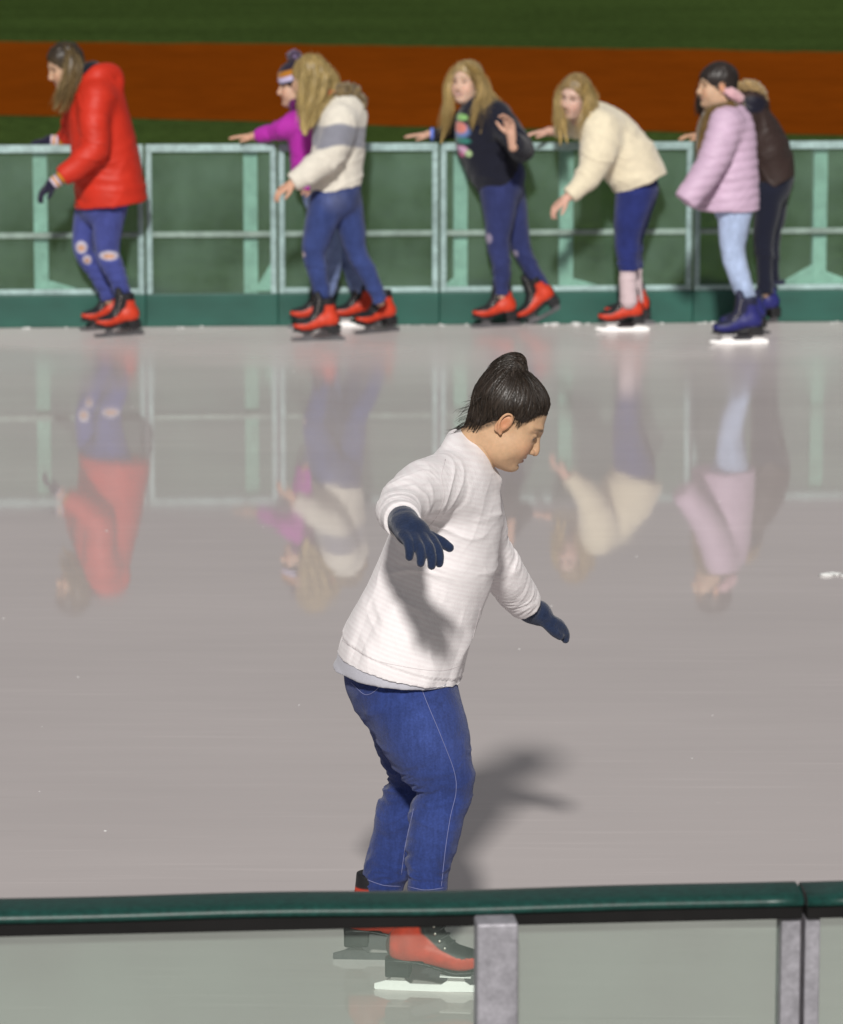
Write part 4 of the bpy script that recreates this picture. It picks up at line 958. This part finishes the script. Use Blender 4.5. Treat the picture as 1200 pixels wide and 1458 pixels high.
def magenta():
    s = BG(470, 466, 'skater in magenta jacket and striped pom-pom hat, half hidden, one arm along the rail')
    J = s.J
    torso = [(455, 275, 0, 33, 1.1), (452, 255, 0, 35, 1.1), (449, 222, 0, 36, 1.1), (443, 190, 0, 34, 1.1), (438, 166, 0, 26, 1.3), (430, 150, 0, 14)]
    al = [(432, 170, -0.08, 18), (408, 182, -0.06, 16), (390, 188, 0.02, 13), (366, 193, 0.08, 10)]
    ar = [(450, 172, 0.12, 18), (470, 205, 0.16, 16), (478, 235, 0.14, 13), (482, 255, 0.10, 10)]
    s.top('jacket', torso, [al, ar], ((420, 268), (490, 268)), shell, flat((0.46, 0.030, 0.40)), extra_tubes=[([(422, 158, -0.05, 8), (436, 150, 0, 10), (424, 158, 0.05, 8)], 0.01)], seed=21)
    garment(s, 'scarf', [dict(rows=[(420, 150, -0.06, 8), (424, 160, -0.08, 8), (428, 176, -0.13, 6)]), dict(rows=[(420, 150, -0.06, 8), (436, 150, 0.0, 9), (424, 152, 0.06, 8)])], knit, 0.007, (0.10, 0.008, 0.09))
    hips = [(460, 258, 0, 33, 1.1), (464, 278, 0, 33, 1.1)]
    la = [(458, 282, -0.02, 23), (464, 330, -0.02, 18), (473, 372, -0.02, 14), (468, 405, -0.02, 12), (461, 425, -0.02, 11)]
    lb = [(474, 282, 0.08, 23), (486, 335, 0.08, 18), (500, 378, 0.07, 14), (511, 418, 0.06, 11)]
    s.legs('jeans', hips, [la, lb], 420, denim, flat((0.20, 0.27, 0.50)), 6)
    skate(s, 'red', G(459, 467), R(185)); skate(s, 'red', G(517, 464), R(195), no_glint=False)
    s.body([torso, al, ar, hips, la, lb], (421, 122, 0, 188, -5, 0, 0.93), (0.60, 0.39, 0.28), (0.08, 0.05, 0.03),
           hands=[((366, 194, 0.08), (-1, 0.05, -0.02), (0, 0, -1), (-0.2, -1, 0), 0.12)])
    s.hair([[(432, 110, -0.06), (436, 135, -0.09), (436, 165, -0.10)], [(436, 112, 0.03), (444, 140, 0.02), (446, 170, 0.0)]], (0.05, 0.03, 0.02), seed=5, gr=6, count=60)
    # hat with bands and pom-pom
    fd = Field(s.hc - 0.2, s.hc + 0.25, 0.006)
    fd.ell(s.loc((-0.014, 0, 0.050)), np.array((0.118, 0.100, 0.105)) * s.hs, s.A, 0)
    X, Y, Z = fd.pts((slice(None),) * 3); c0 = s.loc((0, 0, 0.030)); up = unit(s.A[2] + 0.25 * s.A[0])
    fd.d = np.maximum(fd.d, -((X - c0[0]) * up[0] + (Y - c0[1]) * up[1] + (Z - c0[2]) * up[2]).astype(np.float32))
    V, Q = fd.mesh(); V = smoothv(V, Q, 1); t = (V - c0) @ up; c = np.tile(np.array([0.020, 0.014, 0.030]), (len(V), 1))
    c[t < 0.075] = (0.42, 0.17, 0.02); c[t < 0.044] = (0.55, 0.50, 0.72); c[t < 0.016] = (0.015, 0.012, 0.02)
    hat = mk('knit_hat', V, Q, knit, s.root, col=c, off=s.off)
    pc = s.loc((-0.01, 0, 0.175)); fd = Field(pc - 0.07, pc + 0.07, 0.005); fd.ell(pc, (0.042, 0.042, 0.034), k=0); V, Q = fd.mesh(); N = vnormals(V, Q)
    V = V + N * (0.010 * vnoise(V * 90, 2))[:, None]; mk('pom_pom', V, Q, fleece, hat, col=np.where(vnoise(V * 60, 5)[:, None] > 0, np.array([[0.16, 0.12, 0.22]]), np.array([[0.06, 0.04, 0.07]])), off=s.off)
magenta()

def white_jacket():
    s = BG(490, 478, 'blonde skater in white fleece jacket with a grey band, seen from the side')
    J = s.J
    torso = [(478, 288, 0, 35, 1.1), (478, 270, 0, 36, 1.1), (479, 245, 0, 38, 1.1), (481, 212, 0, 38, 1.12), (482, 180, 0, 36, 1.2), (482, 158, 0, 28, 1.3), (472, 144, 0, 15)]
    an = [(484, 172, -0.13, 27), (478, 200, -0.18, 25), (464, 226, -0.22, 22), (440, 245, -0.25, 18), (416, 260, -0.27, 13)]
    af = [(484, 175, 0.13, 25), (496, 205, 0.20, 20), (480, 236, 0.24, 16), (462, 250, 0.25, 12)]
    hood = [(470, 152, -0.07, 12), (492, 150, -0.08, 16), (505, 165, 0, 17), (506, 180, 0, 12), (494, 150, 0.08, 16), (474, 150, 0.07, 12)]
    zb0, zb1 = J(480, 206, -0.1)[2], J(480, 176, -0.1)[2]
    def wc(V):
        c = np.tile(np.array([0.74, 0.70, 0.61]), (len(V), 1)); zz = V[:, 2] + 0.10 * np.clip(V[:, 0] - J(490, 200)[0], 0, 1) - 0.012 * np.sin(V[:, 0] * 25)
        m = (np.clip((zz - zb0) / 0.012 + 0.5, 0, 1) * np.clip((zb1 - zz) / 0.012 + 0.5, 0, 1))[:, None]; return c * (1 - m) + np.array([0.24, 0.245, 0.29]) * m
    s.top('fleece_jacket', torso, [an, af], ((446, 275), (511, 262)), fleece, wc, extra_tubes=[(hood, 0.02)], seed=31, fold=0.010)
    rim = [(468, 142, -0.06, 8), (486, 130, -0.08, 10), (500, 132, -0.02, 12), (510, 148, 0.0, 12), (510, 164, 0.0, 9)]
    garment(s, 'fur_trim', [dict(rows=rim)], fleece, 0.005, lambda V: np.array([0.16, 0.115, 0.055]) * (1 + 0.6 * vnoise(V * 50, 3))[:, None], disp=lambda V, N: 0.013 * vnoise(V * 70, 2) + 0.008 * vnoise(V * 140, 4))
    garment(s, 'hood_lining', [dict(rows=[(462, 138, -0.05, 8), (474, 134, -0.07, 9), (488, 140, -0.06, 9)])], fleece, 0.006, (0.55, 0.09, 0.03))
    hips = [(480, 258, 0, 35, 1.1), (478, 280, 0, 34, 1.1)]
    ln = [(466, 288, -0.06, 27), (455, 325, -0.07, 22), (447, 358, -0.08, 17), (452, 390, -0.09, 14.5), (459, 418, -0.10, 11.5), (461, 432, -0.10, 11.5)]
    lf = [(490, 285, 0.04, 26), (500, 325, 0.03, 20), (507, 358, 0.02, 15.5), (525, 392, 0.02, 13.5), (537, 418, 0.02, 11), (541, 430, 0.02, 11)]
    def jc(V):
        c = np.tile(np.array([0.034, 0.055, 0.180]), (len(V), 1)); c = patch(c, V, J(478, 285, -0.15), (0.10, 0.1, 0.09), (0.10, 0.12, 0.24), 1.0); return patch(c, V, J(431, 362, -0.09), (0.022, 0.06, 0.018), (0.5, 0.4, 0.42))
    s.legs('jeans', hips, [ln, lf], 430, denim, jc, 7)
    skate(s, 'red', G(464, 485), R(192)); skate(s, 'red', G(546, 473), R(215))
    s.body([torso, an, af, hips, ln, lf], (440, 112, 0, 155, -8, 0, 0.98), (0.60, 0.39, 0.28), (0.2, 0.13, 0.06),
           hands=[((419, 260, -0.27), (-0.8, -0.1, -0.45), (0.2, 0.3, -0.8), (-0.3, -0.8, 0.1), 0.5), ((458, 252, 0.25), (-0.7, 0, -0.7), (0, -1, 0), (-1, 0, 0), 0.4)])
    g = [[(442, 82, -0.02), (448, 104, -0.09), (444, 140, -0.12), (436, 168, -0.13), (432, 190, -0.13)], [(448, 84, -0.02), (462, 108, -0.08), (456, 140, -0.12), (444, 170, -0.13), (436, 192, -0.13)],
         [(438, 82, -0.03), (432, 104, -0.09), (430, 135, -0.11), (430, 165, -0.12), (428, 184, -0.12)], [(452, 86, 0), (476, 112, -0.04), (472, 136, -0.09), (458, 158, -0.12), (444, 180, -0.13)],
         [(450, 84, 0.04), (470, 110, 0.07), (480, 135, 0.06), (490, 150, 0.04)]]
    s.hair(g, (0.28, 0.20, 0.075), (0.44, 0.33, 0.13), seed=12, gr=9, count=330, jit=0.012, face=(0.09, 0, -0.06), fr=(0.06, 0.06, 0.10))
white_jacket()

def navy_hoodie():
    s = BG(735, 463, 'blonde skater in dark printed hoodie leaning back on the far rail, one hand raised')
    J = s.J
    torso = [(720, 276, 0, 33, 1.1), (713, 258, 0, 35, 1.1), (702, 235, 0, 40, 1.05), (692, 205, 0, 42, 1.05), (686, 178, 0, 38, 1.2), (682, 160, 0, 28, 1.4), (670, 146, 0, 14)]
    an = [(706, 168, -0.12, 23), (726, 190, -0.20, 20), (742, 212, -0.29, 18), (736, 206, -0.40, 15), (728, 196, -0.47, 11)]
    af = [(668, 168, 0.13, 20), (644, 184, 0.18, 15), (632, 190, 0.21, 12), (618, 192, 0.22, 9)]
    hood = [(668, 158, -0.07, 9), (692, 150, -0.08, 12), (708, 158, 0.0, 13), (692, 150, 0.08, 12)]
    def hcol(V):
        c = np.tile(np.array([0.010, 0.011, 0.022]), (len(V), 1))
        # printed patches on the chest
        for px, py, rx, rz, cl in ((656, 167, 0.050, 0.022, (0.30, 0.62, 0.20)), (652, 186, 0.085, 0.052, (0.16, 0.27, 0.58)), (654, 182, 0.052, 0.038, (0.85, 0.28, 0.22)), (658, 200, 0.062, 0.020, (0.04, 0.22, 0.18)),
                               (657, 214, 0.046, 0.030, (0.75, 0.42, 0.62)), (655, 221, 0.030, 0.018, (0.75, 0.14, 0.34)), (667, 218, 0.024, 0.024, (0.42, 0.58, 0.30))):
            c = patch(c, V, J(px, py, -0.10), (rx, 0.16, rz), cl, 0.35)
        return c
    s.top('hoodie', torso, [an, af], ((682, 280), (741, 243)), knit, hcol, extra_tubes=[(hood, 0.02)], seed=41, fold=0.010)
    hips = [(716, 248, 0, 32, 1.1), (714, 268, 0, 31, 1.1)]
    ln = [(710, 272, -0.05, 28), (711, 312, -0.06, 22), (709, 344, -0.07, 17), (714, 380, -0.08, 14), (714, 404, -0.08, 11.5), (714, 420, -0.08, 11.5)]
    lf = [(722, 272, 0.07, 26), (735, 322, 0.06, 18), (742, 354, 0.05, 14.5), (756, 382, 0.05, 12.5), (768, 402, 0.05, 11), (774, 412, 0.05, 10.5)]
    def jc(V):
        c = np.tile(np.array([0.027, 0.036, 0.125]), (len(V), 1))
        c = patch(c, V, J(695, 340, -0.12), (0.024, 0.06, 0.034), (0.30, 0.26, 0.36)); return patch(c, V, J(733, 362, 0.0), (0.022, 0.06, 0.022), (0.32, 0.28, 0.38))
    s.legs('jeans', hips, [ln, lf], 430, denim, jc, 8)
    skate(s, 'red', G(716, 465), R(200))
    q = J(784, 447, 0.05); skate(s, 'red', q, R(190), R(-27))
    s.body([torso, an, af, hips, ln, lf], (665, 118, 0, 236, 6, 4, 0.97), (0.62, 0.42, 0.32), (0.25, 0.17, 0.09), smile=0.9,
           hands=[((615, 192, 0.225), (-1, 0.0, -0.03), (0, 0, -1), (-0.2, -1, 0), 0.1), ((728, 195, -0.48), (-0.15, -0.2, 0.9), (-0.6, -0.7, 0.1), (-0.8, 0.5, 0), 0.5)])
    b = MB(); wr = J(615, 192, 0.222); b.tube([wr + np.array([0, 0.031 * math.cos(a), 0.031 * math.sin(a)]) for a in np.linspace(0, 2 * math.pi, 16)], 0.011, 6)
    b.build('wristband', material('wristband', (0.16, 0.24, 0.75), 0.6), s.root, smooth=True, off=s.off)
    g = [[(662, 94, -0.04), (684, 112, -0.12), (690, 140, -0.15), (690, 165, -0.17), (684, 190, -0.18)], [(668, 94, -0.02), (690, 120, -0.09), (696, 148, -0.13), (694, 172, -0.16)],
         [(660, 95, 0.0), (641, 112, 0.0), (640, 142, -0.03), (638, 170, -0.05), (632, 198, -0.05)], [(658, 95, 0.02), (638, 118, 0.04), (636, 150, 0.02), (632, 180, 0.0), (628, 204, 0.0)],
         [(664, 95, -0.02), (682, 118, -0.12), (680, 146, -0.16), (674, 172, -0.18), (672, 186, -0.18)], [(674, 98, 0.04), (692, 126, 0.05), (706, 146, 0.04), (718, 158, 0.03)]]
    s.hair(g, (0.33, 0.24, 0.11), (0.40, 0.28, 0.10), seed=13, gr=6, count=330, jit=0.011)
navy_hoodie()

def cream_sweater():
    s = BG(893, 470, 'blonde skater in cream sweater bending forward beside the far barrier')
    J = s.J
    torso = [(918, 276, 0, 36, 1.1), (911, 258, 0, 39, 1.1), (898, 234, 0, 42, 1.08), (880, 210, 0, 42, 1.08), (864, 190, 0, 38, 1.15), (850, 172, 0, 27, 1.35), (836, 158, 0, 14)]
    an = [(856, 184, -0.13, 31), (852, 214, -0.19, 27), (843, 240, -0.23, 21), (828, 262, -0.26, 16), (811, 279, -0.28, 12)]
    af = [(846, 172, 0.13, 22), (822, 182, 0.18, 16), (804, 186, 0.21, 13), (788, 187, 0.22, 10)]
    s.top('sweater', torso, [an, af], ((869, 277), (947, 247)), fleece, flat((0.78, 0.70, 0.52)), extra_tubes=[([(834, 166, -0.06, 8), (846, 158, 0, 9), (836, 164, 0.06, 8)], 0.015)], seed=51, fold=0.010)
    hips = [(908, 246, 0, 26, 1.1), (907, 268, 0, 31, 1.1)]
    ln = [(904, 278, -0.05, 28), (897, 312, -0.06, 22.5), (893, 342, -0.06, 18.5), (894, 370, -0.06, 16), (895, 386, -0.06, 15)]
    lf = [(910, 278, 0.07, 26), (904, 312, 0.07, 20), (900, 342, 0.07, 16), (901, 370, 0.07, 14), (902, 384, 0.07, 13)]
    s.legs('jeans', hips, [ln, lf], 386, denim, flat((0.020, 0.030, 0.150)), 9)
    for l, dy, q in ((ln, -0.06, 894), (lf, 0.07, 902)):
        garment(s, 'sock', [dict(rows=[(q, 376, dy, 12), (q, 400, dy, 12.5), (q + 1, 428, dy, 12.5)])], knit, 0.006, (0.62, 0.50, 0.52), disp=lambda V, N: 0.003 * vnoise(V * [10, 10, 60], 1))
    skate(s, 'red', G(897, 471), R(186), no_glint=False); skate(s, 'red', G(906, 462), R(184))
    s.body([torso, an, af, hips, ln, lf], (818, 138, -0.03, 240, -6, -8, 0.97), (0.62, 0.42, 0.34), (0.16, 0.10, 0.06), smile=0.9,
           hands=[((808, 281, -0.285), (-0.75, -0.1, -0.6), (0.3, 0.3, -0.8), (-0.3, -0.9, 0.1), 0.55), ((785, 187, 0.225), (-1, 0.0, -0.08), (0, 0, -1), (-0.2, -1, 0), 0.25)])
    g = [[(820, 112, -0.06), (838, 132, -0.14), (836, 160, -0.17), (830, 182, -0.18), (826, 204, -0.18)], [(824, 112, -0.03), (844, 136, -0.10), (842, 160, -0.14), (836, 178, -0.15)],
         [(816, 113, -0.04), (800, 130, -0.04), (797, 160, -0.08), (797, 186, -0.10), (798, 208, -0.11)], [(814, 114, 0.0), (796, 138, 0.0), (795, 170, -0.04), (800, 200, -0.06)],
         [(814, 114, -0.02), (800, 140, -0.03), (802, 172, -0.10), (808, 204, -0.13)]]
    s.hair(g, (0.24, 0.165, 0.070), (0.42, 0.30, 0.11), seed=14, gr=6.5, count=330, jit=0.011)
cream_sweater()

def brown_jacket():
    s = BG(1098, 459, 'skater in dark brown jacket with tan fur hood, behind the lilac jacket')
    J = s.J
    torso = [(1108, 272, 0, 28, 1.15), (1104, 254, 0, 30, 1.15), (1095, 228, 0, 33, 1.15), (1082, 200, 0, 35, 1.15), (1066, 176, 0, 33, 1.2), (1048, 160, 0, 25, 1.3), (1032, 152, 0, 14)]
    an = [(1056, 178, -0.12, 22), (1046, 206, -0.16, 19), (1030, 220, -0.16, 16), (1012, 214, -0.13, 12)]
    af = [(1050, 175, 0.10, 22), (1022, 186, 0.12, 17), (1014, 191, 0.12, 13), (1004, 193, 0.12, 9)]
    hood = [(1046, 150, -0.05, 12), (1068, 144, -0.06, 17), (1080, 152, 0, 16), (1068, 144, 0.06, 17)]
    s.top('jacket', torso, [an, af], ((1082, 272), (1129, 248)), shell, lambda V: patch(np.tile(np.array([0.036, 0.021, 0.018]), (len(V), 1)), V, J(1070, 148, -0.05), (0.09, 0.2, 0.06), (0.010, 0.010, 0.022)), extra_tubes=[(hood, 0.02)], seed=61, fold=0.010)
    garment(s, 'fur_trim', [dict(rows=[(1046, 128, -0.05, 6), (1060, 123, -0.07, 8), (1076, 126, -0.05, 9), (1086, 138, 0, 7)])], fleece, 0.005, lambda V: np.array([0.34, 0.23, 0.10]) * (1 + 0.5 * vnoise(V * 50, 3))[:, None],
            disp=lambda V, N: 0.012 * vnoise(V * 70, 2) + 0.007 * vnoise(V * 140, 4))
    hips = [(1106, 252, 0, 25, 1.2), (1100, 268, 0, 26, 1.2)]
    ln = [(1094, 275, -0.06, 22), (1091, 310, -0.06, 18), (1087, 340, -0.06, 15), (1088, 375, -0.06, 12.5), (1089, 408, -0.06, 11), (1089, 418, -0.06, 11)]
    lf = [(1102, 275, 0.06, 22), (1100, 310, 0.06, 18), (1096, 340, 0.06, 15), (1098, 375, 0.06, 12.5), (1101, 408, 0.06, 11), (1102, 418, 0.06, 11)]
    s.legs('trousers', hips, [ln, lf], 418, knit, flat((0.010, 0.012, 0.026)), 10)
    skate(s, 'blue', G(1092, 460), R(212)); skate(s, 'blue', G(1106, 457), R(208))
    s.body([torso, an, af, hips, ln, lf], (1018, 124, 0.02, 195, -10, 0, 0.95), (0.58, 0.38, 0.26), (0.04, 0.03, 0.02),
           hands=[((1004, 193, 0.12), (-1, 0, 0), (0, 0, -1), (-0.2, -1, 0), 0.3)])
    s.hair([[(1014, 100, -0.02), (1003, 125, -0.06), (998, 150, -0.07), (999, 170, -0.07)], [(1018, 100, 0.02), (1034, 125, 0.05), (1040, 150, 0.04)], [(1014, 100, 0.0), (998, 128, 0.04), (996, 155, 0.03), (997, 172, 0.03)]], (0.020, 0.014, 0.011), seed=15, gr=5, count=120)
brown_jacket()

def lilac_jacket():
    s = BG(1058, 484, 'dark-haired skater in quilted lilac jacket and pale blue jeans')
    J = s.J
    torso = [(1036, 312, 0, 45, 1.0), (1036, 292, 0, 45, 1.0), (1037, 262, 0, 43, 1.0), (1039, 228, 0, 38, 1.05), (1041, 198, 0, 35, 1.12), (1040, 174, 0, 28, 1.3), (1030, 156, 0, 14)]
    an = [(1032, 178, -0.12, 26), (1024, 208, -0.18, 23), (1010, 238, -0.22, 21), (992, 264, -0.25, 19), (975, 286, -0.27, 17)]
    af = [(1040, 178, 0.13, 24), (1044, 210, 0.18, 20), (1036, 244, 0.2, 17), (1024, 268, 0.2, 14)]
    sp = J(1040, 170); 
    def quilt(V, N): return 0.0045 * np.abs(np.sin((V[:, 2] - 0.12 * V[:, 0]) * math.pi / 0.052))
    s.top('quilted_jacket', torso, [an, af], ((988, 297), (1082, 298)), shell, flat((0.58, 0.42, 0.56)), disp=quilt, extra_tubes=[([(1022, 160, -0.07, 9), (1044, 154, 0, 11), (1024, 158, 0.07, 9)], 0.015)], seed=71, fold=0.006)
    hips = [(1042, 280, 0, 30, 1.15), (1044, 296, 0, 28, 1.15)]
    ln = [(1046, 300, -0.06, 24), (1043, 335, -0.06, 19.5), (1043, 358, -0.06, 17), (1050, 390, -0.07, 15), (1060, 420, -0.08, 12.5), (1063, 436, -0.08, 12)]
    lf = [(1048, 300, 0.06, 22), (1046, 335, 0.06, 18), (1046, 358, 0.05, 15), (1054, 390, 0.04, 13), (1064, 418, 0.04, 11), (1067, 430, 0.04, 11)]
    s.legs('jeans', hips, [ln, lf], 436, denim, flat((0.42, 0.52, 0.74)), 11, amp=0.004)
    skate(s, 'blue', G(1064, 489), R(190), scale=1.08, no_glint=False); skate(s, 'blue', G(1070, 477), R(200), scale=1.05)
    s.body([torso, an, af, hips, ln, lf], (1021, 122, -0.02, 188, 0, 0, 0.98), (0.58, 0.38, 0.25), (0.03, 0.02, 0.015), smile=0.6)
    h = s.hair([], (0.022, 0.016, 0.014), seed=16, face=(0.080, 0, -0.055), fr=(0.075, 0.075, 0.092))
    garment(s, 'scarf', [dict(rows=[(1040, 152, -0.05, 9), (1024, 158, -0.09, 10), (1010, 164, -0.10, 10), (1003, 188, -0.12, 11), (1000, 210, -0.13, 11), (999, 224, -0.13, 9)]), dict(rows=[(1040, 152, -0.05, 9), (1052, 150, 0.03, 8), (1030, 156, 0.08, 8), (1010, 164, 0.02, 9)])],
            fleece, 0.006, lambda V: np.array([0.115, 0.070, 0.022]) * (1 + 0.3 * vnoise(V * 40, 3))[:, None], disp=lambda V, N: 0.008 * vnoise(V * [50, 50, 16], 2))
    garment(s, 'scrunchie', [dict(rows=[(1034, 130, -0.08, 6), (1042, 133, -0.08, 7.5), (1052, 140, -0.05, 7), (1048, 136, 0.0, 6)])], fleece, 0.005, (0.70, 0.42, 0.46), disp=lambda V, N: 0.005 * vnoise(V * 70, 2))
lilac_jacket()

# ------------------------------------------------------------------ scraped ice along the foot of the far barrier and loose bits on the rink
def shavings():
    rng = np.random.RandomState(8); V = []; F = []; b = 0
    def lump(p, r):
        nonlocal b
        m = MB(); m.sphere((0, 0, 0), 1, 6, 4); v = np.array(m.v) * [r * rng.uniform(1, 2.2), r * rng.uniform(0.8, 1.3), r * rng.uniform(0.35, 0.7)] * rng.uniform(0.8, 1.2, (len(m.v), 1)) + p
        V.extend(v.tolist()); F.extend([[i + b for i in f] for f in m.f]); b += len(v)
    for i in range(60):
        px = rng.uniform(-300, 1500); p = far_pt(px); p = p - np.array([-fdir[1], fdir[0], 0]) * (0.036 + abs(rng.normal(0, 0.035))); lump(p + [0, 0, 0.001], rng.uniform(0.003, 0.010))
    for (px, n) in ((785, 6), (822, 5), (1020, 3)):
        for i in range(n): p = far_pt(px + rng.normal(0, 7)); lump(p - np.array([-fdir[1], fdir[0], 0]) * (0.05 + abs(rng.normal(0, 0.03))) + [0, 0, 0.004], rng.uniform(0.008, 0.016))
    for i in range(22):
        g = G(rng.uniform(-50, 1250), rng.uniform(480, 1250)); lump(g, rng.uniform(0.0015, 0.0035))
    for i in range(5): g = G(1186 + rng.normal(0, 6), 819 + rng.normal(0, 1.2)); lump(g + [0, 0, 0.003], rng.uniform(0.010, 0.018))
    o = mk('ice_shavings', V, F, material('ice_shavings', (0.72, 0.73, 0.72), 0.8), smooth=True)
    tag(o, 'white ice shavings scattered along the barrier foot and rink', 'ice shavings', kind='stuff')
shavings()
